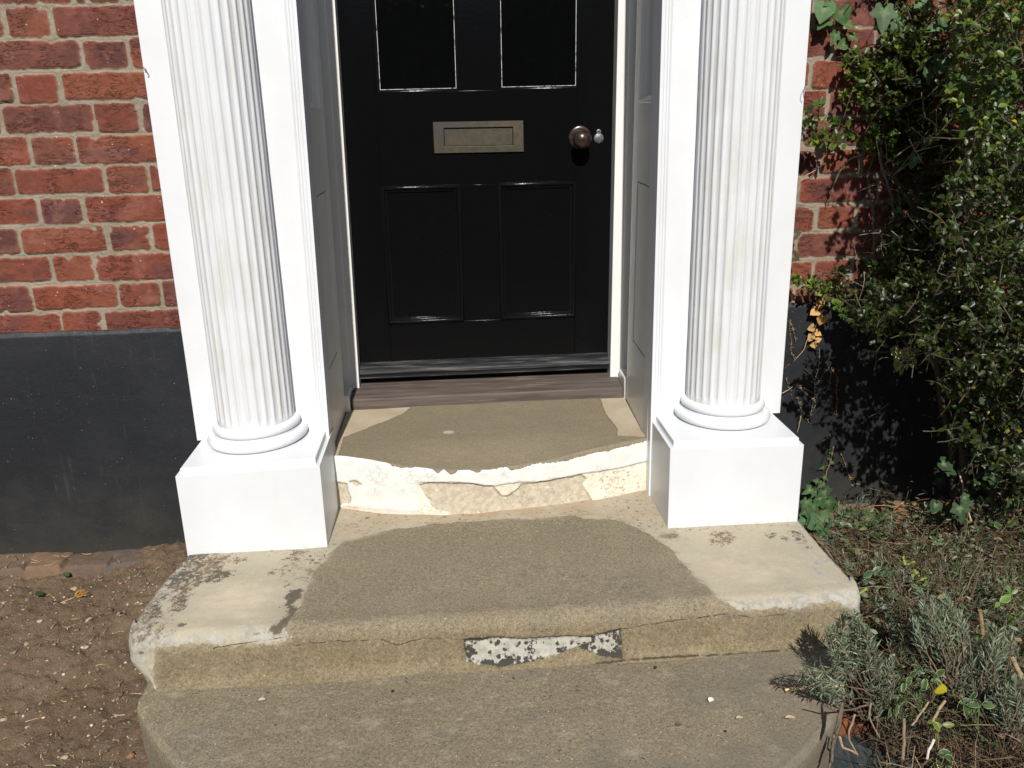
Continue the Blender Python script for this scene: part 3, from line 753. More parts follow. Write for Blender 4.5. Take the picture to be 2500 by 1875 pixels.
    dirt = dirt - .42 * np.exp(-(((X + .574) / .085) ** 2 + ((S - .583) / .075) ** 2)) - .3 * np.exp(-(((X - .66) / .10) ** 2 + ((S - .58) / .085) ** 2)) - .06
    grey = .75 * np.exp(-((S - .715) / .028) ** 2) + .7 * sstep(-.70, -.765, X) + .45 * sstep(.70, .86, X)
    coat = np.maximum(coat, .012 - np.hypot((X - .513) / 1.7, S - .386))
    pale = np.exp(-(((X + .574) / .095) ** 2 + ((S - .583) / .09) ** 2) ** 2) + np.exp(-(((X - .645) / .115) ** 2 + ((S - .56) / .085) ** 2) ** 2)
    front = sstep(.705, .76, S)
    rust = np.exp(-(((X - .02) / .36) ** 2)) * np.exp(-((S - .20) / .055) ** 2) + .25 * sstep(.36, .25, S)
    pd = sstep(.795, .825, S) + sstep(.765, .75, S) + sstep(.2, .3, X) * .25 - .15
    def crk(pts):
        xs, ss = zip(*pts)
        v = S - np.interp(X, xs, ss)
        return v + 1.0 * ((X < xs[0]) | (X > xs[-1]))
    at_ = dict(coat=pad(coat), patch=pad(patch), dirt=pad(dirt), grey=pad(grey), rust=pad(rust), pale=pad(pale), front=pad(front), pdirt=pad(pd), rimtop=pad(sstep(.80, .77, S)), crk1=pad(crk(CR1)), crk2=pad(crk(CR2)), crk3=pad(crk(CR3)))
    return mesh_obj('stone_slab', V, None, M_landing, landing, smooth=True, attrs=at_, quads=grid_quads(V.shape[0], V.shape[1])[:, ::-1])
build_landing()

bottom = thing('bottom_step', (.02, -.85, -.27), 'bow fronted gritty grey bottom step lowest of the three at the foot of the picture', 'step')
def build_bottom():
    x0, x1 = -.752, .800
    xl = np.concatenate([x0 + .16 * np.linspace(0, 1, 60, endpoint=False) ** 2, np.linspace(x0 + .16, x1 - .16, 190, endpoint=False), x1 - .16 * np.linspace(1, 0, 61) ** 2])
    OX = [-.752, -.746, -.714, -.669, -.625, -.594, -.50, -.35, -.15, .05, .25, .42, .559, .609, .656, .703, .757, .79, .80]
    OY = [-.728, -.740, -.788, -.850, -.903, -.936, -1.022, -1.115, -1.175, -1.195, -1.175, -1.128, -1.05, -1.009, -.965, -.918, -.845, -.79, -.755]
    yf = np.interp(xl, OX, OY)
    # (arc length coordinate: 0..1 top, then nosing and riser)
    ts = np.linspace(0, 1, 170)
    rows = []
    for i, x in enumerate(xl):
        ys = -.64 + (yf[i] + .64) * ts
        rows.append(np.stack([np.full_like(ys, x), ys, np.full_like(ys, -.1165)], -1))
    V = np.array(rows)
    X, Y = V[..., 0], V[..., 1]
    V[..., 2] += .006 * (fbm(X * 5, Y * 5, 601, 3) - .5) + .0022 * (fbm(X * 40, Y * 40, 602, 4, .6) - .5)
    dist = np.full(X.shape, 9.0)
    for i in range(0, len(xl) - 1, 3):
        j = min(i + 3, len(xl) - 1)
        dist = np.minimum(dist, seg_dist(X, Y, (xl[i], yf[i]), (xl[j], yf[j])))
    V[..., 2] -= .007 * (1 - sstep(0, .014, dist)) ** 2
    c = np.array([.03, -.62])
    ring = V[:, -1].copy()
    sk = []
    for dz, out in ((-.005, .0022), (-.03, .003), (-.08, .002), (-.20, -.004)):
        q = ring.copy(); dirn = q[:, :2] - c; dirn /= np.linalg.norm(dirn, axis=1)[:, None]
        q[:, :2] += dirn * out; q[:, 2] = ring[:, 2] + dz
        q[:, :2] += (dirn * (.004 * (fbm(q[:, 0] * 20, q[:, 2] * 20, 605, 3) - .5))[:, None])
        sk.append(q[:, None])
    V = np.concatenate([V] + sk, 1)
    return mesh_obj('stone_slab', V, None, M_bottom, bottom, smooth=True, quads=grid_quads(V.shape[0], V.shape[1])[:, ::-1])
build_bottom()

upper = thing('upper_step', (.06, .1, 0), 'top door step with curved white riser of flaking paint and a grey worn tread', 'step')
RX = [-.40, -.2446, -.0131, .2228, .4081, .515]; RY = [-.043, -.1077, -.1407, -.1086, -.0707, -.030]
PT = [(-.40, .166), (-.384, .1652), (-.264, .1639), (-.221, .1475), (-.169, .1427), (-.133, .148), (-.099, .1300), (-.083, .1388), (-.066, .1233), (-.033, .1415), (.006, .1286), (.033, .1341), (.068, .1325), (.095, .1342), (.104, .1213), (.131, .1278), (.167, .1358), (.258, .1343), (.295, .1388), (.328, .144), (.371, .1479), (.414, .1500), (.515, .158)]
BAND = [(-.40, .118), (-.30, .11), (-.131, .1003), (-.065, .1032), (-.013, .0987), (.049, .0819), (.094, .0863), (.135, .0864), (.184, .0806), (.305, .0887), (.44, .0895), (.515, .0931)]
BARE = [(-.154, .0929), (-.127, .0979), (-.013, .0963), (.053, .079), (.075, .0497), (.097, .047), (.134, .0767), (.305, .0838), (.324, .0711), (.31, .0485), (.334, .0099), (.343, -.01), (.22, -.02), (.028, -.02), (-.114, .013), (-.13, .0446)]
BARE2 = [(-.355, .088), (-.335, .094), (-.318, .083), (-.335, .076)]
BARE3 = [(-.40, .0832), (-.362, .0818), (-.352, .0237), (-.40, .0037)]
UCOAT = [(-.45, -.3), (-.381, -.03), (-.383, .1), (-.283, .21), (-.213, .29), (-.174, .40), (.44, .40), (.43, .2), (.436, .126), (.442, .056), (.428, .005), (.56, -.035), (.56, -.3)]
def build_upper():
    xl = lines((-.40, .522, .0035))
    yf = np.interp(xl, RX, RY)
    k = np.hanning(41); k /= k.sum()
    yf = np.convolve(np.pad(yf, 20, mode='edge'), k, mode='valid')
    sag = .030 * np.exp(-((xl - .04) / .27) ** 4)          # tread worn down along its nose
    nt, nr = 110, 46
    V = []; T = []
    for i, x in enumerate(xl):
        h = .1625 - sag[i]
        tt = np.linspace(0, 1, nt)
        y = .42 + (yf[i] + .010 - .42) * tt
        z = .1625 - sag[i] * sstep(.055, -.16, y)
        a = np.linspace(0, np.pi / 2, 9)[1:]
        rr = .010
        ya = yf[i] + rr - rr * np.sin(a); za = (z[-1] - rr) + rr * np.cos(a)
        zr = np.linspace(za[-1], -.02, nr)[1:]
        yr = np.full_like(zr, yf[i])
        V.append(np.stack([np.full(nt + 8 + nr - 1, x), np.concatenate([y, ya, yr]), np.concatenate([z, za, zr])], -1))
    V = np.array(V)
    X, Y, Z = V[..., 0].copy(), V[..., 1].copy(), V[..., 2].copy()
    top = np.zeros(X.shape, bool); top[:, :nt] = True
    pt = np.interp(X, *zip(*PT)) - Z
    pt = np.where(top, np.minimum(pt, 0) - .004 - (Y - Y[:, nt:nt + 1]), pt)
    bare = np.maximum(np.maximum(poly_sdf(X, Z, BARE), poly_sdf(X, Z, BARE2)), poly_sdf(X, Z, BARE3))
    bare = np.where(top, -1, bare)
    low = np.interp(X, *zip(*BAND)) - Z
    low = np.where(X < -.16, -np.abs(low) * 0 - .02 + sstep(.06, .0, Z) * .022, low)
    coat = np.where(top, poly_sdf(X, Y, UCOAT), .1)
    mark = np.exp(-(((X + .068) / .022) ** 2 + ((Y - .098) / .018) ** 2)) * top
    wob = (fbm(X * 48, Z * 48, 701, 4, .65) - .5) * .014
    dn = .0028 * sstep(-.001, .001, pt + wob) * ~top - .0055 * sstep(-.0015, .0015, bare + wob * .8) * ~top - .0025 * sstep(-.002, .002, low) * ~top
    dn = dn + .004 * (fbm(X * 12, Z * 12, 702, 4, .6) - .5) * ~top
    V[..., 1] -= dn
    V[..., 2] += np.where(top, .003 * (fbm(X * 6, Y * 6, 703, 3) - .5) + .0012 * (fbm(X * 40, Y * 40, 704, 3) - .5) - .0022 * (coat < 0), 0)
    flake = np.exp(-((X - .42) / .10) ** 2) * 1.0 + np.exp(-((X + .33) / .06) ** 2) * .8
    foot = sstep(.075, .0, Z) * (.55 + .6 * np.exp(-((X + .39) / .05) ** 2))
    at_ = dict(paint=pt, bare=bare, low=low, coat=coat, mark=mark, flake=flake, foot=foot, lipm=sstep(-.17, -.12, X))
    return mesh_obj('stone_slab', V, None, M_upper, upper, smooth=True, attrs=at_, quads=grid_quads(V.shape[0], V.shape[1])[:, ::-1])
build_upper()

# ------------------------------------------------------------------ door surround
def lean(v):
    """the old opening is out of plumb: it leans a little to the right as it rises"""
    v = np.array(v, float); v[:, 0] += np.interp(v[:, 0], [-.42, .5], [.0165, .0095]) * (v[:, 2] - .20)
    return v
YB = -.06
sur = thing('door_surround', (.06, .15, 0), 'white painted timber door surround with panelled linings around the black door', 'doorway')
for xa, xb in ((-.761, -.402), (.540, .891)):
    mb = MB(); mb.box(xa, xb, YB, .02, .232, 2.36); mb.build('pilaster_board', M_white, sur, bevel=.0015)
def architrave(x_in, sgn):
    """vertical moulding along the inner edge of a pilaster board; sgn=+1: opening lies towards +x"""
    pts = [(0, 0.02), (0, YB - .0155), (.0085, YB - .0155), (.0105, YB - .012), (.0125, YB - .0105), (.0145, YB - .012), (.017, YB - .0122), (.0195, YB - .0085), (.022, YB - .0060), (.0245, YB - .0075), (.028, YB - .0045), (.031, YB - .0015), (.035, YB - .0010), (.036, .02)]
    plan = [(x_in - sgn * d, y) for d, y in pts]
    if sgn < 0: plan = plan
    mb = MB(); mb.prism(plan, -.012, 2.36)
    return mb.build('architrave', M_white, sur, smooth=30, warp=lean if sgn > 0 else None)
architrave(-.3970, 1); architrave(.5085, -1)
# linings of the reveal, each with a recessed upper panel and a flush lower one
def lining(side):
    if side > 0:
        fn = lambda u, v, h: (.5075 + .038 * (u + .043) - h, u, v)
    else:
        fn = lambda u, v, h: (-.4025 - .002 * (u + .043) + h, u, v)
    y0, y1 = -.040, .335
    mb = MB()
    pu0, pu1 = .000, .245
    b = -.010
    mb.plate(y0, y1, .10, 2.34, -.035, b - .006, fn)                     # backing
    mb.plate(y0, pu0, .10, 2.34, b - .006, 0, fn)                        # front stile
    mb.plate(pu1, y1, .10, 2.34, b - .006, 0, fn)                        # rear stile
    mb.plate(pu0, pu1, .875, 1.095, b - .006, 0, fn)                     # middle rail
    mb.plate(pu0, pu1, .10, .385, b - .006, 0, fn)                       # bottom rail
    mb.plate(pu0 + .004, pu1 - .004, .389, .871, b - .006, -.0015, fn)   # flush lower panel
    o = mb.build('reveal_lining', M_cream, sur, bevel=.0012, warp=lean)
    mm = MB()
    mm.rect_frame(pu0, pu1, 1.095, 2.30, [(-.001, .0005), (.002, .003), (.008, .0035), (.013, -.002), (.020, -.006), (.021, b - .006)], fn)
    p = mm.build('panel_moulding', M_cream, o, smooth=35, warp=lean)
    return o
lining(1); lining(-1)
for pts in ([(.4890, .60), (.4890, .452), (.524, .452), (.524, .446), (.536, .440), (.560, .440), (.560, .60)],
            [(-.44, .60), (-.44, .440), (-.395, .448), (-.395, .452), (-.3660, .452), (-.3660, .60)]):
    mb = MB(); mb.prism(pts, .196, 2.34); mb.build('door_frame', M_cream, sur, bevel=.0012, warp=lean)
for bx in ((.516, .545, .336, .44, .155, .235), (-.43, -.388, .336, .44, .155, .215)):
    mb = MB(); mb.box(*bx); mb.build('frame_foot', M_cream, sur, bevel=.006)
# wooden sill
mb = MB()
pr = [(.352, .158), (.352, .192), (.356, .1965), (.45, .2035), (.60, .206), (.60, .158)]
n = len(pr)
v = [(-.3845, y, z) for y, z in pr] + [(.5145, y, z) for y, z in pr]
mb.add(v, [(i, (i + 1) % n, n + (i + 1) % n, n + i) for i in range(n)] + [tuple(range(n)), tuple(range(n, 2 * n))])
mb.build('door_sill', M_sill, sur, bevel=.002)
mb = MB(); mb.box(-.84, .96, -.10, .30, 2.362, 2.62); mb.box(-.88, 1.0, -.16, .30, 2.62, 2.70); mb.box(-.40, .53, -.04, .60, 2.341, 2.361)
mb.build('entablature', M_white, sur, bevel=.003)
mb = MB(); mb.box(-.72, -.445, .04, .62, -.1, 2.5); mb.box(.565, .84, .04, .62, -.1, 2.5); mb.box(-.45, .57, .62, .66, -.1, 2.5)
mb.build('reveal_core', M_brick, sur)

# ------------------------------------------------------------------ columns
def column(xc, tilt, label, x0, x1, seed):
    yc = -.087
    t = thing('fluted_column', (xc, yc, 0), label, 'column', 'fluted columns beside the door')
    def warp(v):
        v = v.copy(); k = sstep(.42, .30, v[:, 2]); v[:, 2] += tilt * (v[:, 0] - xc) * k
        return v
    y0 = -.283
    mb = MB(); mb.box(x0, x1, y0, .0, -.006, .2265)
    ped = mb.build('pedestal', M_ped, t, bevel=.0016, warp=warp)
    prof = [(0, .2262), (.0095, .2262), (.0095, .2285), (.0110, .2300), (.0110, .2415), (.0125, .2432)]
    mb = MB(); vs = []
    for d, z in prof: vs += [(x0 + d, y0 + d, z), (x1 - d, y0 + d, z), (x1 - d, -.0585, z), (x0 + d, -.0585, z)]
    k = len(prof)
    f = [(4 * i + j, 4 * i + (j + 1) % 4, 4 * (i + 1) + (j + 1) % 4, 4 * (i + 1) + j) for i in range(k - 1) for j in range(4)] + [tuple(range(4 * k - 4, 4 * k))]
    mb.add(vs, f); mb.build('cap_moulding', M_white, ped, smooth=30, warp=warp)
    pr = [(.10, .2425)]
    for a in np.linspace(-85, 80, 12): pr.append((.1170 + .0165 * math.cos(R(a)), .2585 + .0150 * math.sin(R(a))))
    pr += [(.1150, .2738), (.1150, .2765)]
    for a in np.linspace(-70, 88, 12): pr.append((.1030 + .0135 * math.cos(R(a)), .2895 + .0130 * math.sin(R(a))))
    pr += [(.09, .3030)]
    mb = MB(); mb.lathe(pr, xc, yc, 128); mb.build('base_moulding', M_white, t, smooth=40, warp=warp)
    NF, SUBD = 28, 12
    zl = np.concatenate([np.linspace(.298, .334, 14, endpoint=False), np.linspace(.334, 2.362, 90)])
    th = np.arange(NF * SUBD) * 2 * np.pi / (NF * SUBD) + np.pi / NF * .3
    TH, Z = np.meshgrid(th, zl, indexing='ij')
    ph = ((TH - th[0]) / (2 * np.pi) * NF) % 1.0
    Rz = .1018 - .0018 * (Z - .32) - .004 * sstep(1.2, 2.36, Z)
    q = np.clip((ph - .09) / .82, 0, 1)
    foot = sstep(.3005 + .006 * np.abs(2 * q - 1) ** 2, .327, Z)
    dep = .0036 * (1 - np.abs(2 * q - 1) ** 3.2) * foot
    rad = Rz - dep + .0012 * (fbm(TH * 12, Z * 10, seed, 3) - .5) + .0007 * (fbm(TH * 60, Z * 60, seed + 1, 3) - .5)
    V = np.stack([xc + rad * np.cos(TH), yc + rad * np.sin(TH), Z], -1)
    V = np.concatenate([V, V[:1]], 0)
    mesh_obj('shaft', V, None, M_shaft, t, smooth=True, quads=grid_quads(V.shape[0], V.shape[1]))
column(-.5855, .028, 'fluted white column on a square pedestal beside the bare brick wall', -.756, -.394, 31)
column(.709, -.022, 'fluted white column on a square pedestal beside the leafy shrub', .513, .872, 57)

# ------------------------------------------------------------------ front door
YD = .51
door = thing('front_door', (.065, .53, .21), 'black gloss panelled front door with brass letter plate and round knob', 'door')
fd = lambda u, v, h: (u + .009 * (v - .8), YD - h, v)
DX0, DX1 = -.3695, .4965
GL = [(-.2465, .0065), (.1345, .3845)]
LP = [(-.2535, -.0005), (.1265, .3785)]
mb = MB()
# stiles, muntin and rails proud of the recessed panels
mb.plate(DX0, -.2535, .212, 2.25, -.04, 0, fd); mb.plate(.3785, DX1, .212, 2.25, -.04, 0, fd); mb.plate(-.0005, .1265, .408, .8585, -.04, 0, fd)
mb.plate(.0065, .1345, 1.147, 2.15, -.04, 0, fd)
mb.plate(-.2535, -.2465, 1.147, 2.15, -.04, 0, fd)
mb.plate(.3785, .3845, 1.147, 2.15, -.04, .0003, fd)
mb.plate(-.2535, .3785, .8585, 1.147, -.04, 0, fd); mb.plate(-.2535, .3785, .212, .408, -.04, 0, fd); mb.plate(-.2535, .3785, 2.15, 2.25, -.04, 0, fd)
for a, b in LP: mb.plate(a, b, .408, .8585, -.04, -.010, fd)
leaf = mb.build('door_leaf', M_black, door, bevel=.0012)
for a, b in LP:
    mm = MB(); mm.rect_frame(a, b, .408, .8585, [(-.002, 0), (-.001, .004), (.003, .0062), (.007, .0045), (.010, .000), (.0125, -.004), (.0155, -.0045), (.018, -.006), (.019, -.011)], fd)
    mm.build('panel_moulding', M_mould, leaf, smooth=50)
for a, b in GL:
    mm = MB(); mm.rect_frame(a, b, 1.147, 2.15, [(-.001, 0), (.001, .0012), (.004, -.001), (.008, -.008), (.0085, -.014)], fd)
    p = mm.build('glazing_bead', M_mould, door, smooth=50)
    mm = MB(); mm.rect_frame(a + .0075, b - .0075, 1.1545, 2.1425, [(0, -.0125), (0, -.0072), (.0013, -.0072), (.0013, -.0125)], fd)
    mm.build('putty_line', M_putty, p, smooth=30)
    mm = MB(); mm.plate(a + .002, b - .002, 1.149, 2.148, -.022, -.013, fd)
    mm.build('glass_pane', M_glass, door)
# weather bar: sloped board with a rounded nose
pr = [(YD + .001, .276), (YD - .006, .2745), (YD - .034, .2495), (YD - .036, .2465)]
for a in np.linspace(150, -80, 10): pr.append((YD - .0415 - .0075 * math.sin(R(a - 0)) * 1.0 if False else YD - .040 - .008 * math.cos(R(a - 90)) * .9, .2385 + .0075 * math.sin(R(a))))
pr += [(YD - .036, .2285), (YD - .010, .2215), (YD + .001, .2215)]
mb = MB(); n = len(pr)
mb.add([(-.3665, y, z) for y, z in pr] + [(.4905, y, z) for y, z in pr], [(i, (i + 1) % n, n + (i + 1) % n, n + i) for i in range(n)] + [tuple(range(n)), tuple(range(n, 2 * n))])
mb.build('weather_bar', M_bar, door, smooth=35)
# letter plate with inset flap
f2 = lambda u, v, h: (u, YD - h, v - .008 * (u - .067))
mb = MB()
a, b, c, d = -.0768, .2105, .9575, 1.0540
mb.rect_frame(a, b, c, d, [(0, -.001), (0, .0045), (.0015, .0062), (.030, .0072), (.0335, .0066), (.0345, .0055), (.0345, -.004)], f2)
plate = mb.build('letter_plate', M_brass, door, smooth=35)
mb = MB(); mb.plate(a + .0350, b - .0350, c + .0230, d - .0245, -.001, .0015, f2)
v = mb.arr()
# opening is shallower top and bottom than at the sides: rebuild plate with unequal margins
bpy.data.objects.remove(plate, do_unlink=True)
def uneven(u0, u1, v0, v1, prof):
    m = MB(); vs = []
    for du, dv0, dv1, h in prof:
        vs += [f2(u0 + du, v0 + dv0, h), f2(u1 - du, v0 + dv0, h), f2(u1 - du, v1 - dv1, h), f2(u0 + du, v1 - dv1, h)]
    k = len(prof)
    m.add(vs, [(4 * i + j, 4 * i + (j + 1) % 4, 4 * (i + 1) + (j + 1) % 4, 4 * (i + 1) + j) for i in range(k - 1) for j in range(4)])
    return m
plate = uneven(a, b, c, d, [(0, 0, 0, -.001), (0, 0, 0, .0045), (.0016, .0016, .0016, .0064), (.0325, .0195, .0172, .0072), (.0342, .0212, .0190, .0060), (.0345, .0215, .0193, -.006)]).build('letter_plate', M_brass, door, smooth=35)
mb = MB(); mb.plate(a + .0352, b - .0352, c + .0222, d - .0215, -.006, .0018, f2)
mb.build('letter_flap', M_brass, plate, bevel=.001)
# knob on its rose
def lathe_y(prof, cx, cz, n=48):
    th = np.arange(n) * 2 * np.pi / n
    v = [(cx + r * math.cos(q), YD - h, cz + r * math.sin(q)) for r, h in prof for q in th]
    k = len(prof)
    m = MB(); m.add(v, [(i * n + j, i * n + (j + 1) % n, (i + 1) * n + (j + 1) % n, (i + 1) * n + j) for i in range(k - 1) for j in range(n)] + [tuple(range((k - 1) * n, k * n))])
    return m
pr = [(.011, .004), (.011, .022)] + [(max(.0302 * math.cos(R(q)), .0006), .052 + .0255 * math.sin(R(q))) for q in np.linspace(-68, 89.5, 18)]
knob = lathe_y(pr, .392, .991).build('door_knob', M_knob, door, smooth=50)
rose = lathe_y([(.0362, -.001), (.0362, .0035), (.034, .0055), (.026, .0062), (.012, .0065)], .392, .9965).build('knob_rose', M_knob, knob, smooth=50)
mb = lathe_y([(.0160, -.001), (.0160, .003), (.0145, .0045), (.0005, .005)], .453, .9925, 40)
m2 = lathe_y([(.0078, -.001), (.0078, .0038), (.0066, .0046), (.0035, .0046), (.0032, .001)], .4528, 1.0125, 28)
mb.add(m2.arr(), m2.f); mb.build('keyhole_cover', M_zinc, door, smooth=50)

# ------------------------------------------------------------------ plants
def unit(v): return v / (np.linalg.norm(v, axis=-1, keepdims=True) + 1e-9)
OVAL_V = [(0, 0, 0), (.33, 0, -.02), (.70, 0, -.03), (1, 0, -.08), (.30, .20, .06), (.70, .27, .07), (.30, -.20, .06), (.70, -.27, .07)]
OVAL_F = [(0, 1, 4, 4), (1, 2, 5, 4), (2, 3, 5, 5), (1, 0, 6, 6), (2, 1, 6, 7), (3, 2, 7, 7)]
OVAL_T = [(0, 1, 4), (1, 2, 5), (1, 5, 4), (2, 3, 5), (0, 6, 1), (1, 6, 7), (1, 7, 2), (2, 7, 3)]
def leaves_mesh(name, mat, parent, d, up, pos, size, cols, tmpl=OVAL_V, tris=OVAL_T, roll=None, smooth=False, extra=None):
    rot = frames(d, up, roll)
    v, f, k = stamp(tmpl, tris, rot, pos, size)
    c = np.repeat(cols, k, axis=0)
    if extra is not None:
        ev, ef, ec = extra
        f = np.concatenate([f, np.asarray(ef) + len(v)]); v = np.concatenate([v, ev]); c = np.concatenate([c, ec])
    return mesh_obj(name, v, None, mat, parent, smooth=smooth, cols=c, quads=f)
GREENS = np.array([[.038, .072, .010], [.052, .090, .012], [.026, .052, .010], [.070, .108, .014], [.040, .064, .014], [.098, .122, .014]])
def green(n, yellow=.012, rng=RNG, pal=GREENS):
    c = pal[rng.integers(0, len(pal), n)] * rng.uniform(.75, 1.25, (n, 1))
    y = rng.random(n) < yellow
    c[y] = np.array([.55, .40, .04]) * rng.uniform(.7, 1.1, (y.sum(), 1))
    return c
def curve(a, b, bend, n=7, rng=RNG):
    a, b = np.asarray(a, float), np.asarray(b, float)
    t = np.linspace(0, 1, n)[:, None]
    L = np.linalg.norm(b - a)
    off = unit(rng.normal(size=3)) * bend * L
    wig = rng.normal(size=(n, 3)) * L * .012
    wig[0] = wig[-1] = 0
    return a + (b - a) * t + off * (4 * t * (1 - t)) + wig

# --- the big small-leaved shrub trained against the wall
shrub = thing('evergreen_shrub', (1.36, -.22, -.12), 'large small leaved evergreen shrub growing against the brick wall', 'shrub')
class Spray:
    def __init__(s): s.pos = []; s.d = []; s.up = []; s.sz = []; s.tw = MB(); s.tint = []
    def twig(s, base, tip, leaf=.019, gap=.0085, bend=.10, tint=1.0, bare=.25, rose=6, r=.0016):
        base, tip = np.asarray(base, float), np.asarray(tip, float)
        p = curve(base, tip, bend, 6)
        s.tw.tube(p, r, r * .5, 4, np.array([.085, .062, .045]) * RNG.uniform(.7, 1.3))
        L = np.linalg.norm(tip - base)
        n = max(2, int(L * (1 - bare) / gap))
        tt = np.linspace(bare, 1, n)
        ax = unit(tip - base)
        side0 = RNG.uniform(0, 6.28)
        e1 = unit(np.cross(ax, [.3, .2, .93])); e2 = np.cross(ax, e1)
        for i, t in enumerate(tt):
            q = np.array([np.interp(t * 5, range(6), p[:, k]) for k in range(3)])
            a = side0 + i * 2.4 + RNG.normal() * .3
            rad = math.cos(a) * e1 + math.sin(a) * e2
            s.leaf(q, rad * 1.0 + ax * RNG.uniform(.3, .9), leaf * RNG.uniform(.65, 1.1), tint)
        for j in range(rose):
            a = j * 6.28 / rose + side0
            rad = math.cos(a) * e1 + math.sin(a) * e2
            s.leaf(tip, rad + ax * RNG.uniform(.25, .9), leaf * RNG.uniform(.7, 1.15), tint * 1.1)
    def leaf(s, q, d, size, tint):
        d = unit(np.asarray(d) + RNG.normal(size=3) * .22)
        d[2] -= .05
        u = np.array([-.05, -.75, .75]) + RNG.normal(size=3) * .38
        s.pos.append(q); s.d.append(d); s.up.append(u); s.sz.append(size); s.tint.append(tint)
SP = Spray()
def in_poly(poly, n):
    poly = np.array(poly, float); out = np.zeros((0, 2))
    lo, hi = poly.min(0), poly.max(0)
    while len(out) < n:
        q = RNG.uniform(lo, hi, (n * 2, 2))
        out = np.concatenate([out, q[poly_sdf(q[:, 0], q[:, 1], [tuple(p) for p in poly]) > 0]])
    return out[:n]
def mass(poly, n, y0, y1, L=(.05, .12), leaf=.019, tint=1.0, dirn=(-.15, -.55, .45), spread=.7, gap=.0085):
    for (px, py), y in zip(in_poly(poly, n), RNG.uniform(min(y0, y1), max(y0, y1), n)):
        tip = at(px, py, y)
        d = unit(np.array(dirn) + RNG.normal(size=3) * spread)
        base = tip - d * RNG.uniform(*L)
        base[1] = min(base[1], -.012)
        SP.twig(base, tip, leaf=leaf, tint=tint * RNG.uniform(.8, 1.2), gap=gap)
# right-hand, middle, lower and underside masses; tint paints sunlight on top, shade lower down
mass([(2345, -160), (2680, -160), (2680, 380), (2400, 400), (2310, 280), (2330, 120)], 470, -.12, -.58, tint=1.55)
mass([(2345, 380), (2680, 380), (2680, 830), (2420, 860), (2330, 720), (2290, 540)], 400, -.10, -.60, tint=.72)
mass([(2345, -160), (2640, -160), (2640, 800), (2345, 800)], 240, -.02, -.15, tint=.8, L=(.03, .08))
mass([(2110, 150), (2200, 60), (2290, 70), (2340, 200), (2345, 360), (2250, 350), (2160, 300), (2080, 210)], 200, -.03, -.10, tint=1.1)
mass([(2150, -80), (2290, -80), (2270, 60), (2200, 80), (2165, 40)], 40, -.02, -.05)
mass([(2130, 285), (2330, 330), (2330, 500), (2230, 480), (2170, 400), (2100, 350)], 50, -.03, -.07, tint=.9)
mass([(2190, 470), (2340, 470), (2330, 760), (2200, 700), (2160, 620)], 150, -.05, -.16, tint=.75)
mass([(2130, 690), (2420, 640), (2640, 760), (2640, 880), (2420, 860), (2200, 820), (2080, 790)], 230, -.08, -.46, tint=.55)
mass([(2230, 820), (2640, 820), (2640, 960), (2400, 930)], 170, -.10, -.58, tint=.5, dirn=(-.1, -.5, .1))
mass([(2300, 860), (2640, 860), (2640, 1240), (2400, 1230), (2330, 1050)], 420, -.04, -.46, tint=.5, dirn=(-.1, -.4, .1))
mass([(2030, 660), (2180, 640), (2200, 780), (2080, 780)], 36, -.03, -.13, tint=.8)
# named sprigs that stick out of the mass
for a, b, y, lf in [((2075, 345), (1992, 338), -.055, .022), ((2110, 330), (2010, 322), -.06, .021), ((2090, 325), (2040, 300), -.06, .021),
                ((2005, 300), (1972, 272), -.03, .017), ((1995, 310), (2000, 255), -.03, .017), ((1990, 320), (1968, 300), -.03, .016),
                ((2170, 360), (2135, 320), -.08, .019), ((2165, 370), (2180, 330), -.08, .018), ((2150, 350), (2115, 352), -.07, .017),
                ((2130, 170), (2065, 150), -.04, .017), ((2120, 190), (2075, 185), -.04, .017), ((2140, 250), (2065, 230), -.05, .017),
                ((2160, 160), (2090, 130), -.05, .018), ((2150, 200), (2110, 170), -.06, .018), ((2140, 235), (2100, 240), -.05, .018),
                ((2050, 720), (1945, 680), -.05, .018), ((2060, 725), (1985, 695), -.055, .019), ((2080, 735), (2010, 712), -.06, .019), ((2020, 705), (1952, 690), -.05, .016),
                ((2095, 790), (2045, 745), -.09, .019), ((2100, 785), (2062, 768), -.09, .018), ((2160, 770), (2090, 790), -.10, .018),
                ((2420, 820), (2420, 800), -.3, .022), ((2230, 590), (2190, 600), -.10, .018), ((2200, 560), (2165, 590), -.08, .017),
                ((2460, 570), (2475, 520), -.42, .024), ((2440, 560), (2450, 545), -.42, .024)]:
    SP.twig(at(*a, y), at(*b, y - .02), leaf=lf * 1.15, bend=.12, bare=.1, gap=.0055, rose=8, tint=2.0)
pos, d, up = np.array(SP.pos), np.array(SP.d), np.array(SP.up)
pos[:, 1] = np.minimum(pos[:, 1], -.008)
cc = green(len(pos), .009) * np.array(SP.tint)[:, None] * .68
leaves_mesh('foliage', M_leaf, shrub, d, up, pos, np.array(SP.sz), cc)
br = SP.tw
BK = np.array([.060, .046, .034])
def stem(pts, r0, r1, col=BK, n=6, into=None):
    pts = [at(*p) for p in pts]
    P = [np.array(pts[0])]
    for a, b in zip(pts[:-1], pts[1:]):
        P += list(curve(a, b, .03, 6)[1:])
    (into or br).tube(np.array(P), r0, r1, n, col * RNG.uniform(.8, 1.2))
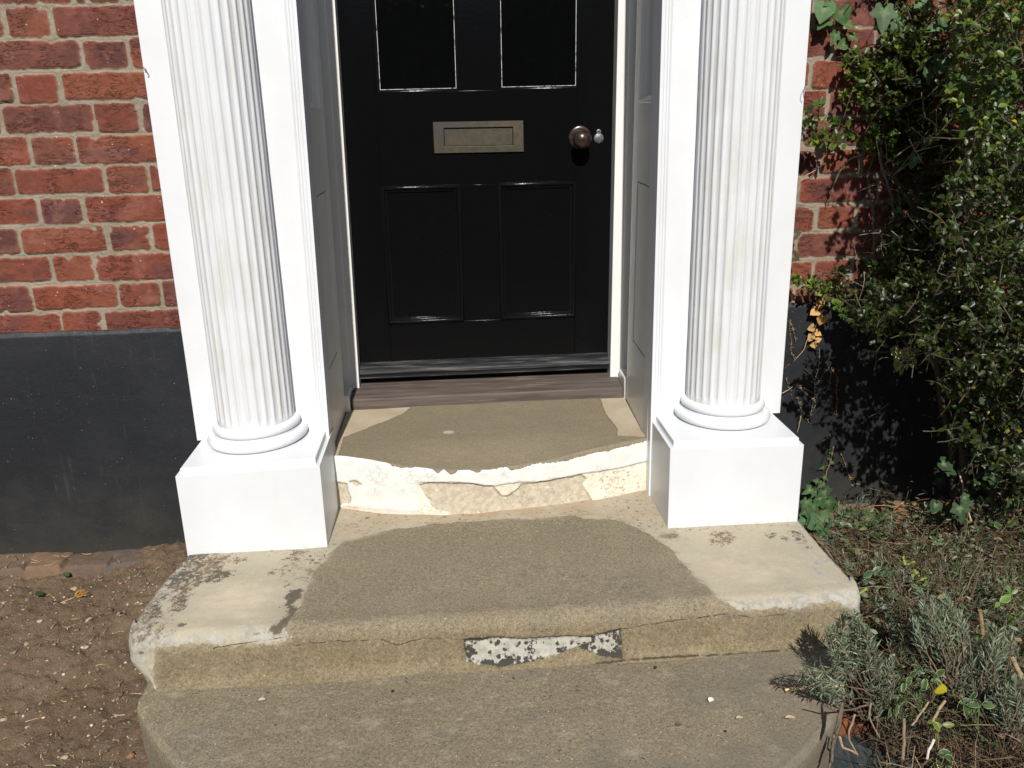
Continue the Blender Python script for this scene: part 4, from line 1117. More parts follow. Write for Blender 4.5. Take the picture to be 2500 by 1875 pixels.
# main stems, rising out of the bed
stem([(2330, 1330, -.20), (2290, 900, -.16), (2260, 560, -.10), (2190, 440, -.05), (2185, 360, -.04), (2230, 120, -.05)], .011, .005)
stem([(2185, 610, -.04), (2230, 570, -.07), (2300, 525, -.13)], .0065, .006, np.array([.26, .19, .11]))
stem([(2350, 1330, -.22), (2370, 900, -.20), (2420, 500, -.18), (2450, 100, -.2)], .012, .006)
stem([(2400, 1340, -.25), (2460, 900, -.22), (2500, 500, -.2)], .010, .006)
stem([(2340, 1000, -.18), (2230, 780, -.12), (2185, 640, -.06), (2178, 480, -.045), (2150, 395, -.06), (2148, 340, -.07)], .007, .003, np.array([.19, .16, .12]))
stem([(2240, 900, -.12), (2137, 640, -.035), (2130, 500, -.03), (2118, 430, -.03), (2150, 340, -.05)], .005, .003, np.array([.10, .08, .06]))
stem([(2100, 378, -.05), (2065, 395, -.05), (2040, 440, -.04), (2022, 500, -.02)], .0028, .0012, np.array([.2, .15, .1]))
stem([(2300, 830, -.25), (2420, 805, -.3), (2520, 795, -.34)], .004, .004, np.array([.17, .11, .075]))
# bare grey twigs in the gap
TW = np.array([.25, .22, .17])
for a, b in [((2255, 285), (2345, 345)), ((2345, 345), (2300, 395)), ((2225, 310), (2275, 355)), ((2165, 395), (2240, 345)), ((2180, 430), (2270, 315)), ((2260, 290), (2250, 225)), ((2285, 330), (2285, 265)), ((2300, 300), (2320, 255)), ((2370, 265), (2400, 300)), ((2375, 285), (2430, 275)), ((2220, 340), (2255, 400)), ((2235, 370), (2300, 355)), ((2190, 420), (2260, 370)),
             ((2215, 520), (2250, 570)), ((2105, 690), (2130, 660)), ((2110, 665), (2165, 700)), ((2150, 690), (2175, 720)), ((2265, 760), (2300, 640)), ((2300, 640), (2298, 560)), ((2140, 340), (2150, 420)), ((2160, 330), (2165, 390)), ((2270, 860), (2262, 910)), ((2320, 400), (2322, 480)), ((2420, 880), (2500, 840)), ((2410, 980), (2500, 960)), ((2380, 900), (2440, 860)), ((2300, 780), (2360, 870)), ((2120, 1020), (2170, 985)), ((2400, 1060), (2490, 1030)), ((2330, 720), (2440, 700))]:
    y = RNG.uniform(-.24, -.14) if a[0] > 2200 else -.09
    stem([(*a, y), (*b, y - .02)], .0016, .0009, TW * RNG.uniform(.6, 1.2), 4)
for k in range(60):
    px, py = RNG.uniform(2085, 2500), RNG.uniform(380, 900)
    y = RNG.uniform(-.2, -.03); q = at(px, py, y)
    br.tube(curve(q, q + RNG.normal(size=3) * np.array([.045, .02, .045]), .15, 5), .0014, .0007, 4, TW * RNG.uniform(.35, 1.1))
# forked dead shoots against the lit brick
for x0, y0_, n in [(2137, 640, 9), (2128, 500, 7), (2185, 600, 9), (2180, 480, 7)]:
    for k in range(n):
        q = at(x0 + RNG.normal() * 4, y0_ - k * 14 + RNG.normal() * 6, -.035)
        sx = RNG.choice([-1, 1])
        e = q + np.array([sx * RNG.uniform(.02, .055), RNG.uniform(-.015, .012), RNG.uniform(.005, .045)])
        p = curve(q, e, .15, 5); br.tube(p, .0015, .0007, 4, np.array([.12, .09, .07]))
        br.tube(curve(p[2], p[2] + np.array([sx * .012, -.005, .022]), .1, 4), .0009, .0005, 4, np.array([.12, .09, .07]))
br.build('branches', M_bark, shrub, smooth=True)

# --- ivy
def ivy_outline(style, rng):
    """five-lobed leaf outline, base at the origin and tip along +x"""
    if style == 0: pol = [(178, .10), (150, .40), (128, .46), (100, .40), (72, .62), (58, .60), (40, .46), (18, .72), (0, 1.0)]
    elif style == 1: pol = [(178, .08), (150, .42), (120, .58), (95, .60), (70, .60), (50, .58), (28, .66), (0, .92)]
    else: pol = [(178, .08), (150, .34), (122, .50), (104, .40), (78, .70), (64, .52), (44, .42), (20, .66), (0, 1.1)]
    pts = [(r * math.cos(R(a)), r * math.sin(R(a))) for a, r in pol]
    full = pts + [(x, -y) for x, y in pts[-2:0:-1]]
    full = [(x + .25, y + rng.normal() * .018) for x, y in full]
    return full
def ivy_leaf(mb, base, d, up, size, style, col, rng):
    o = ivy_outline(style, rng); n = len(o)
    d = unit(np.asarray(d, float)); y = unit(np.cross(up, d)); z = np.cross(d, y)
    c = np.array([.28, 0, 0])
    P = [np.array([x, w, .10 * abs(w) - .16 * max(0, x - .5) ** 2 + rng.normal() * .008]) for x, w in o]
    mids = [c + (p - c) * .5 + np.array([0, 0, .02 * (1 if i % 2 else -1)]) for i, p in enumerate(P)]
    V = [c] + mids + P
    V = np.array([base + size * (q[0] * d + q[1] * y + q[2] * z) for q in V])
    f = [(0, 1 + i, 1 + (i + 1) % n) for i in range(n)] + [(1 + i, 1 + n + i, 1 + n + (i + 1) % n, 1 + (i + 1) % n) for i in range(n)]
    cols = np.tile(np.asarray(col, float), (len(V), 1))
    vein = np.array([.16, .20, .10])
    cols[0] = vein
    mb.add(V, f); mb.c.append(cols)
def vine(name, path, label, cat, leaves, size, col, stemcol, r=.0022, yoff=-.012, styles=(0, 1), yface=.9, seed=1, group=None, rough=True):
    """path and leaves are (px, py[, size, angle]) as seen on a plane just in front of the wall"""
    rng = np.random.default_rng(seed)
    P = [at(px, py, y) for px, py, y in path]
    t = thing(name, tuple(P[-1]), label, cat, group)
    m = MB(); q = [P[0]]
    for a, b in zip(P[:-1], P[1:]): q += list(curve(a, b, .05, 5, rng)[1:])
    q = np.array(q); q[:, 1] = np.minimum(q[:, 1], -.006)
    if r: m.tube(q, r, r * .6, 5, stemcol)
    lm = MB()
    for L in leaves:
        px, py, s, ang, y = L
        b = at(px, py, y)
        d = np.array([math.cos(R(ang)), -.25 + rng.normal() * .12, math.sin(R(ang))])
        up = np.array([rng.normal() * .25, -yface, .45 + rng.normal() * .25])
        c = np.asarray(col) * rng.uniform(.8, 1.25)
        root = b - unit(d) * s * .28
        near = q[np.argmin(((q - root) ** 2).sum(1))]
        if r and np.linalg.norm(near - root) < .09: m.tube(curve(near, root, .12, 4, rng), r * .35, r * .3, 4, stemcol)
        ivy_leaf(lm, root, d, up, s, int(rng.choice(styles)), c, rng)
    if m.n: m.build('stem', M_bark, t, smooth=True)
    lm.build('leaves', M_ivy if rough else M_dry, t, fix=False, smooth=60)
    return t
IVG = (.058, .115, .036)
vine('ivy', [(2020, -30, -.03), (2045, 60, -.022), (2070, 110, -.02), (2092, 145, -.015), (2115, 165, -.012)], 'short ivy shoot with pale stem hanging down the bricks beside the right column', 'ivy',
     [(2014, 20, .046, 250, -.035), (2055, 30, .040, 290, -.035), (2018, 52, .038, 215, -.03), (2066, 58, .034, 330, -.032), (2040, 85, .030, 250, -.03), (2078, 88, .030, 330, -.03), (2060, 108, .026, 200, -.026), (2085, 122, .012, 20, -.02), (2030, 5, .028, 200, -.03)], .04, IVG, (.16, .17, .06), seed=5)
vine('ivy', [(2190, -40, -.06), (2165, 5, -.055), (2200, 60, -.05), (2260, 90, -.06)], 'ivy with one big lobed leaf standing off the bricks above the shrub', 'ivy',
     [(2158, 28, .058, 262, -.12), (2190, 60, .042, 300, -.06), (2245, 8, .034, 300, -.07), (2300, 45, .040, 290, -.09), (2292, 62, .040, 200, -.09), (2170, 85, .030, 180, -.05), (2335, 100, .038, 280, -.1), (2345, 125, .032, 250, -.1)], .05, (.062, .115, .048), (.15, .16, .06), styles=(0, 2), seed=9)
vine('ivy', [(2460, 170, -.45), (2400, 200, -.44), (2340, 190, -.30)], 'ivy leaves poking through the bright top of the shrub', 'ivy',
     [(2365, 190, .045, 260, -.36), (2430, 225, .05, 280, -.46), (2300, 150, .045, 250, -.2), (2265, 175, .035, 280, -.2), (2330, 205, .038, 230, -.25), (2440, 110, .04, 270, -.46), (2260, 345, .026, 250, -.16), (2235, 385, .034, 240, -.16)], .05, (.045, .090, .035), (.12, .12, .05), seed=12)
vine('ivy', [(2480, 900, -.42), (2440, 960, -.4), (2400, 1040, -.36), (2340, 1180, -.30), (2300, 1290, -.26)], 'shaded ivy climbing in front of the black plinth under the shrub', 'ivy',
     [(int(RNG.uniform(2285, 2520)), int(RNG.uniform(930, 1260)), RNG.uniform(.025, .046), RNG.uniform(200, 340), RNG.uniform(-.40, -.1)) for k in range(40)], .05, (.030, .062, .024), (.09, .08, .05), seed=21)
vine('ivy', [(2035, 1090, -.02), (2018, 1150, -.02), (2005, 1190, -.025), (1985, 1240, -.06), (2010, 1300, -.12)], 'ivy at the foot of the right pedestal climbing the black plinth', 'ivy',
     [(2030, 1100, .014, 230, -.02), (2024, 1118, .014, 300, -.02), (2030, 1128, .016, 330, -.02), (2010, 1140, .018, 200, -.022), (2012, 1165, .02, 320, -.022), (2006, 1180, .022, 230, -.025), (1995, 1175, .018, 160, -.03), (1992, 1200, .030, 230, -.04), (2002, 1215, .034, 280, -.05), (1978, 1195, .03, 200, -.05), (2012, 1200, .045, 290, -.045), (2022, 1225, .045, 290, -.06), (2032, 1240, .035, 320, -.06), (1970, 1225, .035, 250, -.08), (1985, 1235, .04, 300, -.08), (1965, 1250, .03, 200, -.1), (2005, 1270, .075, 280, -.14), (1988, 1262, .05, 240, -.13), (1968, 1268, .04, 200, -.12), (2045, 1250, .03, 10, -.07), (2070, 1262, .058, 20, -.11), (2115, 1268, .062, 330, -.13), (2130, 1290, .05, 300, -.15), (2050, 1275, .04, 170, -.12), (2160, 1260, .045, 340, -.13), (2285, 1285, .06, 270, -.17), (2300, 1300, .05, 330, -.18), (2020, 1330, .05, 290, -.17), (2005, 1310, .04, 230, -.16)], .05, (.045, .095, .034), (.2, .13, .07), styles=(0, 2), seed=33)
# withered leaves
vine('withered_ivy', [(2010, 730, -.018), (2003, 765, -.018), (1990, 800, -.017), (1980, 842, -.016)], 'withered ivy strand with curled brown leaves hanging over the top of the black plinth', 'ivy',
     [(2003, 742, .021, 240, -.03), (2007, 733, .018, 300, -.03), (1992, 760, .026, 200, -.032), (2008, 776, .028, 260, -.034), (1983, 800, .020, 190, -.03), (1995, 812, .018, 330, -.03), (1981, 822, .018, 240, -.03), (1996, 830, .014, 20, -.03), (1990, 841, .020, 180, -.03)], .02, (.42, .24, .085), (.30, .20, .10), r=.0011, styles=(1,), rough=False, seed=41)
vine('withered_ivy', [(1935, 555, -.07), (1937, 600, -.072), (1936, 640, -.07)], 'two dark curled dead leaves at the edge of the right pilaster board', 'ivy',
     [(1937, 573, .026, 20, -.045), (1934, 625, .028, 330, -.045)], .02, (.07, .055, .03), (.1, .08, .05), r=0, styles=(1,), rough=False, seed=42)
vine('withered_ivy', [(2190, 830, -.10), (2196, 870, -.10), (2195, 905, -.10)], 'pale yellowish ivy leaves hanging in the dark gap below the shrub', 'ivy',
     [(2192, 862, .034, 250, -.14), (2205, 868, .028, 300, -.14), (2186, 855, .024, 160, -.14), (2192, 890, .024, 260, -.13), (2212, 892, .016, 280, -.13), (2200, 905, .016, 260, -.13), (2210, 858, .02, 40, -.14)], .02, (.42, .43, .16), (.22, .2, .1), r=.001, rough=False, seed=43)
# dead tendrils still clinging to the plinth
tend = thing('dead_tendrils', tuple(at(1985, 960, -.018)), 'dry brown creeper tendrils clinging to the black plinth beside the right column', 'creeper')
m = MB(); rng = np.random.default_rng(51)
def tendril(pts, side=1.0, den=1.0, col=(.26, .18, .10)):
    P = [at(px, py, -.0185) for px, py in pts]
    for a, b in zip(P[:-1], P[1:]):
        p = curve(a, b, .04, 6, rng); p[:, 1] = np.minimum(p[:, 1], -.0165)
        m = MB(); m.tube(p, .0007, .0006, 4, np.array(col) * rng.uniform(.6, 1.1))
        for k in range(int(den * np.linalg.norm(b - a) / .0045)):
            q = p[rng.integers(0, 6)] + (b - a) * rng.normal() * .08
            e = q + np.array([rng.normal() * .0035, -rng.uniform(0, .003), rng.normal() * .0035])
            m.tube([q, e], rng.uniform(.0006, .0014), .0004, 4, np.array(col) * rng.uniform(.6, 1.6))
        m.build('tendril', M_dry, tend, smooth=True)
tendril([(1930, 780), (1928, 800), (1932, 840), (1932, 860), (1940, 880)]); tendril([(1928, 785), (1940, 820), (1942, 835)])
tendril([(2000, 850), (2000, 880), (1998, 900), (1990, 930), (1985, 985), (1978, 1025)], den=1.3, col=(.36, .31, .22)); tendril([(1990, 930), (1965, 900)]); tendril([(1988, 960), (1955, 945), (1950, 940)]); tendril([(1985, 975), (1950, 945)], col=(.34, .28, .2))
tendril([(1988, 950), (2025, 895), (2030, 885)]); tendril([(1985, 1000), (2010, 960), (2022, 950), (2030, 900)], col=(.33, .27, .19)); tendril([(1975, 1030), (1950, 985), (1945, 960)])
tendril([(2030, 900), (2045, 920), (2042, 960), (2042, 1010)], den=1.6, col=(.34, .17, .08)); tendril([(2010, 1075), (2030, 1060)], den=2)
tendril([(2055, 1110), (2065, 1140), (2075, 1165), (2085, 1180)], den=2, col=(.32, .19, .09)); tendril([(1915, 900), (1925, 890)], col=(.3, .12, .06)); tendril([(1920, 925), (1930, 955)], col=(.3, .2, .1))
for a, b in [((1975, 815), (1935, 885)), ((1907, 960), (1938, 940)), ((1955, 1015), (1943, 1060)), ((1958, 375), (1995, 372)), ((1965, 430), (1992, 415))]:
    q = curve(at(*a, -.03 if a[1] > 700 else -.02), at(*b, -.0185), .08, 7, rng); MB().tube(q, .0013, .0008, 5, np.array([.45, .34, .2])).build('tendril', M_dry, tend, smooth=True)
loop = thing('wire_hook', tuple(at(1967, 215, -.066)), 'thin bent wire hook on the edge of the right pilaster board', 'hook')
m = MB(); m.tube(np.array([at(px, py, -.068 - .012 * k) for k, (px, py) in zip((0, .3, .8, 1, .8, .3), [(1971, 208), (1968, 207), (1964, 212), (1962, 220), (1961, 230), (1963, 240)])]), .0009, .0008, 5, (.12, .12, .12)); m.build('hook_wire', M_bark, loop, smooth=True)
loop = thing('wall_hook', tuple(at(353, 170, -.066)), 'small grey metal hook on the edge of the left pilaster board', 'hook')
m = MB(); m.tube(np.array([at(px, py, -.064 - .01 * k) for k, (px, py) in zip((0, .6, 1, .8), [(351, 166), (354, 167), (357, 172), (356, 177)])]), .0016, .0014, 5, (.2, .2, .2)); m.build('hook_wire', M_bark, loop, smooth=True)

# --- lavender
LAVC = np.array([[.165, .215, .135], [.205, .262, .172], [.125, .165, .098], [.250, .300, .212]])
NEED_V = [(0, 0, 0), (.5, .062, .02), (1, 0, -.05), (.5, -.062, .02)]
NEED_F = [(0, 3, 1), (3, 2, 1)]
def lavender(base, label, stems, seed, leaf=.025, tint=1.0, dead=.2):
    rng = np.random.default_rng(seed)
    t = thing('lavender', tuple(base), label, 'lavender', 'lavender plants beside the steps')
    m = MB(); pos, d, up, sz, cols = [], [], [], [], []
    for tip, k in stems:
        tip = np.asarray(tip, float)
        b = np.asarray(base) + rng.normal(size=3) * np.array([.012, .012, .004])
        p = curve(b, tip, .12, 9, rng)
        m.tube(p, .0022, .0010, 5, np.array([.15, .105, .075]) * rng.uniform(.6, 1.2))
        ax = unit(p[-1] - p[-3])
        e1 = unit(np.cross(ax, [.2, .1, .95])); e2 = np.cross(ax, e1)
        L = np.linalg.norm(tip - b)
        for i in range(k):
            f = 1 - (i / k) ** 1.0 * min(.75, .085 / L)
            q = np.array([np.interp(f * 8, range(9), p[:, j]) for j in range(3)])
            a0 = (i % 2) * 1.57 + rng.normal() * .2
            for s_ in (0, math.pi):
                a = a0 + s_
                rad = math.cos(a) * e1 + math.sin(a) * e2
                op = .35 + .65 * i / k
                pos.append(q); d.append(ax * (1.15 - op * .6) + rad * op + rng.normal(size=3) * .12); up.append(ax + rng.normal(size=3) * .3)
                sz.append(leaf * rng.uniform(.7, 1.15) * (.6 + .4 * min(1, i / 3)))
                cols.append(LAVC[rng.integers(0, 4)] * rng.uniform(.75, 1.2) * tint)
    if dead:
        for k in range(int(dead * 40)):
            b = np.asarray(base) + rng.normal(size=3) * .015
            m.tube(curve(b, b + unit(rng.normal(size=3) + np.array([0, 0, .6])) * rng.uniform(.04, .12), .15, 5, rng), .0011, .0006, 4, np.array([.17, .12, .085]) * rng.uniform(.6, 1.2))
    m.build('stems', M_bark, t, smooth=True)
    leaves_mesh('leaves', M_lav, t, np.array(d), np.array(up), np.array(pos), np.array(sz), np.array(cols), NEED_V, NEED_F)
    return t
def fan(pts, y, k=(9, 14), jit=.02, rep=1, seed=1, yj=.03):
    rng = np.random.default_rng(seed)
    out = []
    for px, py in pts:
        for r_ in range(rep):
            q = at(px + (rng.normal() * 9 if r_ else 0), py + (rng.normal() * 9 if r_ else 0), y + rng.uniform(-yj, yj)); out.append((q, int(rng.integers(*k))))
    return out
b1 = atz(2125, 1740, -.20)
lavender(b1, 'grey green lavender leaning over the corner of the landing step onto the lower steps',
         fan([(2070, 1508), (2085, 1500), (2100, 1520), (2060, 1545), (2048, 1560), (2090, 1545), (2110, 1550), (2035, 1595), (2050, 1610), (2075, 1600), (2100, 1590), (2030, 1535), (2120, 1575)], -.86, (12, 18), rep=4, seed=61) +
         fan([(1966, 1640), (1985, 1650), (2003, 1665), (2020, 1675), (2035, 1680), (1995, 1640), (2040, 1640)], -.95, (11, 16), rep=2, seed=62, yj=.02), 611)
b2 = atz(2330, 1690, -.17)
lavender(b2, 'largest and bushiest grey lavender, with a cut stick beside it', fan([(2290, 1480), (2310, 1470), (2265, 1500), (2330, 1500), (2340, 1530), (2280, 1540), (2300, 1560), (2320, 1580), (2270, 1575), (2300, 1610), (2340, 1600), (2260, 1530), (2320, 1540), (2255, 1470), (2240, 1520)], -.72, (13, 20), rep=6, seed=63, yj=.05), 613, leaf=.027)
b3 = atz(2420, 1740, -.17)
lavender(b3, 'grey lavender just below the big one and nearer the frame edge', fan([(2370, 1600), (2400, 1580), (2430, 1570), (2450, 1590), (2380, 1640), (2350, 1650), (2410, 1620), (2440, 1540), (2360, 1620)], -.78, (12, 18), rep=5, seed=64, yj=.04), 614)
b4 = atz(2150, 1760, -.2)
lavender(b4, 'thin lavender sprig between the leaning lavender and the variegated leaves', fan([(2140, 1640), (2160, 1655), (2130, 1665), (2165, 1620), (2155, 1690), (2180, 1650), (2125, 1690), (2150, 1700)], -.86, (10, 16), rep=4, seed=65), 615, tint=.85)
b5 = atz(2450, 1800, -.18)
lavender(b5, 'small grey lavender low down by the right frame edge', fan([(2440, 1690), (2470, 1680), (2430, 1720), (2460, 1740), (2490, 1700), (2480, 1740), (2495, 1660)], -.92, (11, 16), rep=5, seed=66), 616, tint=.95)
b6 = atz(2330, 1500, -.15)
lavender(b6, 'straggly half dead lavender at the back of the bed near the wall', fan([(2290, 1370), (2300, 1345), (2355, 1375), (2370, 1385), (2320, 1400), (2310, 1440), (2340, 1420), (2230, 1440), (2260, 1380), (2400, 1350), (2440, 1400)], -.42, (6, 10), rep=2, seed=67), 617, leaf=.018, dead=.8)
b7 = atz(2090, 1420, -.12)
lavender(b7, 'leafless dead lavender spreading over the back edge of the landing step', fan([(1985, 1300), (1982, 1320), (1990, 1345), (2000, 1350), (2020, 1370), (2018, 1390), (1995, 1310), (2040, 1360)], -.34, (2, 4), rep=2, seed=68), 618, leaf=.010, tint=.5, dead=1.4)

for k, (root_, pts, y, lab) in enumerate([
    ((2200, 1500), [(2150, 1350), (2175, 1365), (2210, 1375), (2235, 1395), (2200, 1405), (2260, 1420), (2160, 1380)], -.36, 'half dead lavender behind the dark periwinkle at the step edge'),
    ((2420, 1480), [(2395, 1420), (2420, 1400), (2450, 1420), (2480, 1390), (2490, 1440), (2410, 1450), (2370, 1440)], -.45, 'open lavender with long stems behind the upright cut stick'),
    ((2480, 1640), [(2455, 1640), (2490, 1610), (2475, 1580), (2500, 1630), (2445, 1660)], -.74, 'pale lavender clump at the right frame edge beside the bright green periwinkle'),
    ((2220, 1620), [(2190, 1540), (2215, 1530), (2235, 1560), (2180, 1570), (2205, 1590), (2170, 1530)], -.70, 'sparse lavender between the two bushy ones')]):
    lavender(atz(*root_, -.17), lab, fan(pts, y, (7, 13), rep=2, seed=160 + k, yj=.05), 640 + k, leaf=.022, tint=.9, dead=1.2)

# --- variegated periwinkle sprigs
def edged(mb, base, d, up, size, col, edge, rng, wide=.30):
    d = unit(np.asarray(d, float)); y = unit(np.cross(up, d)); z = np.cross(d, y)
    xs = [0, .18, .42, .70, .9, 1]; ws = [0, .62, 1, .82, .42, 0]
    V = []; C_ = []
    for x, w in zip(xs, ws):
        for k, s_ in ((1, 1), (.68, 1), (0, 0), (.68, -1), (1, -1)):
            yy = s_ * w * wide * k
            V.append(base + size * (x * d + yy * y + (.22 * abs(yy) - .10 * x * x) * z)); C_.append(edge if k == 1 else col)
    f = [(i * 5 + j, (i + 1) * 5 + j, (i + 1) * 5 + j + 1, i * 5 + j + 1) for i in range(5) for j in range(4)]
    mb.add(V, f); mb.c.append(np.array(C_))
def periwinkle(root, pts, y, label, seed, size=.034, edge=(.55, .57, .34), col=(.040, .082, .022)):
    rng = np.random.default_rng(seed)
    r = atz(*root, -.17)
    t = thing('periwinkle', tuple(r), label, 'periwinkle', 'variegated periwinkle sprigs in the bed')
    m = MB(); l = MB()
    for px, py, ang in pts:
        q = at(px, py, y + rng.uniform(-.02, .02))
        p = curve(r, q, .15, 7, rng); m.tube(p, .0012, .0009, 4, (.14, .13, .05))
        for k in (0, 1):
            a = R(ang + (0 if k == 0 else 180 + rng.normal() * 25))
            d = np.array([math.cos(a), -.35 + rng.normal() * .25, math.sin(a) * .9])
            edged(l, q, d, np.array([rng.normal() * .5, -.6 + rng.normal() * .3, .7]), size * .82 * rng.uniform(.55, 1.1), np.array(col) * rng.uniform(.8, 1.3), np.array(edge) * rng.uniform(.45, 1.0), rng, rng.uniform(.22, .31))
    m.build('stems', M_bark, t, smooth=True); l.build('leaves', M_leaf, t, fix=False, smooth=60)
periwinkle((2160, 1470), [(2130, 1395, 200), (2145, 1410, 60), (2165, 1400, 20), (2140, 1430, 250), (2160, 1425, 320), (2120, 1420, 160)], -.46, 'dark glossy variegated periwinkle overhanging the right edge of the landing step', 71, .036, edge=(.30, .34, .22), col=(.03, .075, .03))
periwinkle((2210, 1710), [(2192, 1645, 70), (2210, 1665, 110), (2222, 1650, 60), (2208, 1662, 250)], -.84, 'small variegated periwinkle sprig with white edged leaves between the lavenders', 72)
periwinkle((2270, 1720), [(2260, 1655, 100), (2285, 1650, 60), (2270, 1665, 220), (2284, 1660, 320)], -.83, 'variegated periwinkle rosette just above the bright yellow leaf', 73)
periwinkle((2190, 1780), [(2180, 1705, 120), (2190, 1715, 260), (2203, 1712, 300), (2178, 1725, 230)], -.88, 'variegated periwinkle sprig low in the bed left of the bare sticks', 74)
periwinkle((2390, 1800), [(2352, 1715, 120), (2370, 1705, 60), (2350, 1728, 190), (2385, 1735, 330), (2372, 1745, 280), (2395, 1720, 20)], -.9, 'largest leaved variegated periwinkle rosette in the lower part of the bed', 75, .044)
periwinkle((2290, 1840), [(2280, 1770, 80), (2285, 1790, 300), (2300, 1770, 10), (2275, 1760, 160)], -.95, 'yellowish periwinkle sprig among the dead stems', 76, .03, edge=(.5, .5, .15), col=(.10, .13, .03))
periwinkle((2290, 1880), [(2290, 1838, 200), (2305, 1845, 330), (2285, 1860, 240), (2310, 1865, 290)], -1.0, 'variegated periwinkle sprig at the bottom edge of the picture', 77, .034)
periwinkle((2300, 1470), [(2205, 1366, 90), (2222, 1375, 200), (2236, 1390, 60), (2232, 1400, 250), (2240, 1405, 330), (2262, 1400, 30), (2275, 1415, 290), (2255, 1412, 180), (2290, 1412, 20)], -.42, 'yellow green small leaved sprig in the middle of the dead stems', 78, .020, edge=(.42, .46, .08), col=(.30, .36, .06))
periwinkle((2460, 1560), [(2455, 1430, 120), (2470, 1450, 40), (2440, 1470, 200), (2480, 1500, 330), (2465, 1530, 90), (2450, 1560, 220), (2485, 1580, 300), (2430, 1625, 80)], -.6, 'bright green variegated periwinkle trailing by the right frame edge', 79, .036, edge=(.45, .5, .2), col=(.09, .17, .03))
periwinkle((2420, 1330), [(2415, 1270, 100), (2425, 1275, 320), (2455, 1285, 60), (2402, 1285, 200)], -.3, 'periwinkle sprig catching the sun in the shade below the shrub', 80, .036, edge=(.5, .5, .35))
yl = thing('yellow_leaf', tuple(at(2290, 1680, -.9)), 'round bright yellow fallen leaf among the dead stems of the bed', 'leaf')
m = MB(); edged(m, at(2290, 1695, -.9), (0.05, -.3, .9), np.array([0, -1, .3]), .032, (.55, .45, .03), (.5, .42, .05), np.random.default_rng(3), .42); m.build('leaf_blade', M_leaf, yl, fix=False, smooth=60)

# --- dead stems, sticks, grass
mat_ = MB(); rng = np.random.default_rng(81)
DEAD = np.array([[.105, .070, .044], [.16, .11, .07], [.065, .043, .029], [.24, .18, .115], [.095, .050, .032], [.085, .085, .045]])
def bed_z(x, y): return soil_z(np.array([x]), np.array([y]))[0]
for k in range(5200):
    if k < 2500: px, py = rng.uniform(2100, 2620), rng.uniform(1660, 1960); hgt, L, up_ = rng.uniform(.0, .13), rng.uniform(.03, .12), rng.uniform(-.2, 1.4)
    else: px, py = rng.uniform(2030, 2640), rng.uniform(1310, 1680); hgt, L, up_ = rng.uniform(.0, .15), rng.uniform(.04, .15), rng.uniform(-.3, .7)
    q = atz(px, py, -.16)
    if q[0] < .905 + max(0, -.72 - q[1]) * -.55: continue
    q[2] = bed_z(q[0], q[1]) + .005 + hgt * rng.uniform(.2, 1)
    a = rng.uniform(0, 6.28)
    d = unit(np.array([math.cos(a), math.sin(a) * .8, up_]))
    p = curve(q - d * L / 2, q + d * L / 2, .10, 4, rng)
    p[:, 2] = np.maximum(p[:, 2], bed_z(q[0], q[1]) + .001)
    mat_.tube(p, rng.uniform(.0007, .0017), .0006, 3, DEAD[rng.integers(0, 6)] * rng.uniform(.35, 1.25))
for k in range(620):
    px, py = rng.uniform(2080, 2640), rng.uniform(1310, 1660)
    q = atz(px, py, -.16); q[2] = bed_z(q[0], q[1])
    h = unit(np.array([rng.normal() * .6, rng.normal() * .5 - .2, .6])) * rng.uniform(.06, .15)
    p = curve(q, q + h, .18, 5, rng); mat_.tube(p, .0016, .0004, 3, np.array([.07, .13, .03]) * rng.uniform(.6, 1.6))
for k in range(1500):
    px, py = rng.uniform(2040, 2640), rng.uniform(1290, 1680)
    q = atz(px, py, -.14)
    if q[0] < .915 + max(0, -.72 - q[1]) * -.55: continue
    q[2] = bed_z(q[0], q[1]) + rng.uniform(.02, .15)
    a = rng.uniform(0, 6.28)
    cgr = np.array([[.06, .10, .03], [.10, .13, .05], [.14, .17, .10], [.16, .12, .06], [.05, .075, .025], [.18, .21, .15]])[rng.integers(0, 6)] * rng.uniform(.7, 1.3)
    edged(mat_, q, (math.cos(a), math.sin(a), rng.normal() * .5), np.array([rng.normal() * .6, -.5, .8]), rng.uniform(.010, .026), cgr, cgr * 1.1, rng, rng.uniform(.08, .3))
mt = mat_.build('dead_stems', M_dry, None, fix=False)
tag(mt, 'tangle of dry brown stems and grass covering the bed', 'plant litter', None, 'stuff')
rng = np.random.default_rng(82)
tp, td, tu, tsz, tc_ = [], [], [], [], []
for k in range(900):
    px, py = rng.uniform(2010, 2660), rng.uniform(1300, 1730)
    q = atz(px, py, -.10)
    if q[0] < .93 + max(0, -.72 - q[1]) * -.5: continue
    q[2] = bed_z(q[0], q[1]) + rng.uniform(.05, .19)
    ax = unit(np.array([rng.normal() * .6, rng.normal() * .5 - .25, .9]))
    e1 = unit(np.cross(ax, [.3, .2, .93])); e2 = np.cross(ax, e1)
    base_c = np.array([[.13, .17, .10], [.09, .13, .06], [.16, .19, .14], [.07, .095, .04], [.13, .10, .06]])[rng.integers(0, 5)] * rng.uniform(.6, 1.3)
    n_ = rng.integers(9, 18); L = rng.uniform(.02, .05)
    for i in range(n_):
        f = i / n_; a = i * 2.4
        rad = math.cos(a) * e1 + math.sin(a) * e2
        tp.append(q - ax * L * f); td.append(ax * (.9 - .4 * f) + rad * (.35 + .6 * f) + rng.normal(size=3) * .15); tu.append(ax + rng.normal(size=3) * .3)
        tsz.append(rng.uniform(.011, .024)); tc_.append(base_c * rng.uniform(.8, 1.2))
lg = leaves_mesh('low_growth', M_lav, None, np.array(td), np.array(tu), np.array(tp), np.array(tsz), np.array(tc_), NEED_V, NEED_F)
tag(lg, 'low grey green growth matted together over the bed', 'ground cover', None, 'stuff')
lit = MB(); rng = np.random.default_rng(83)
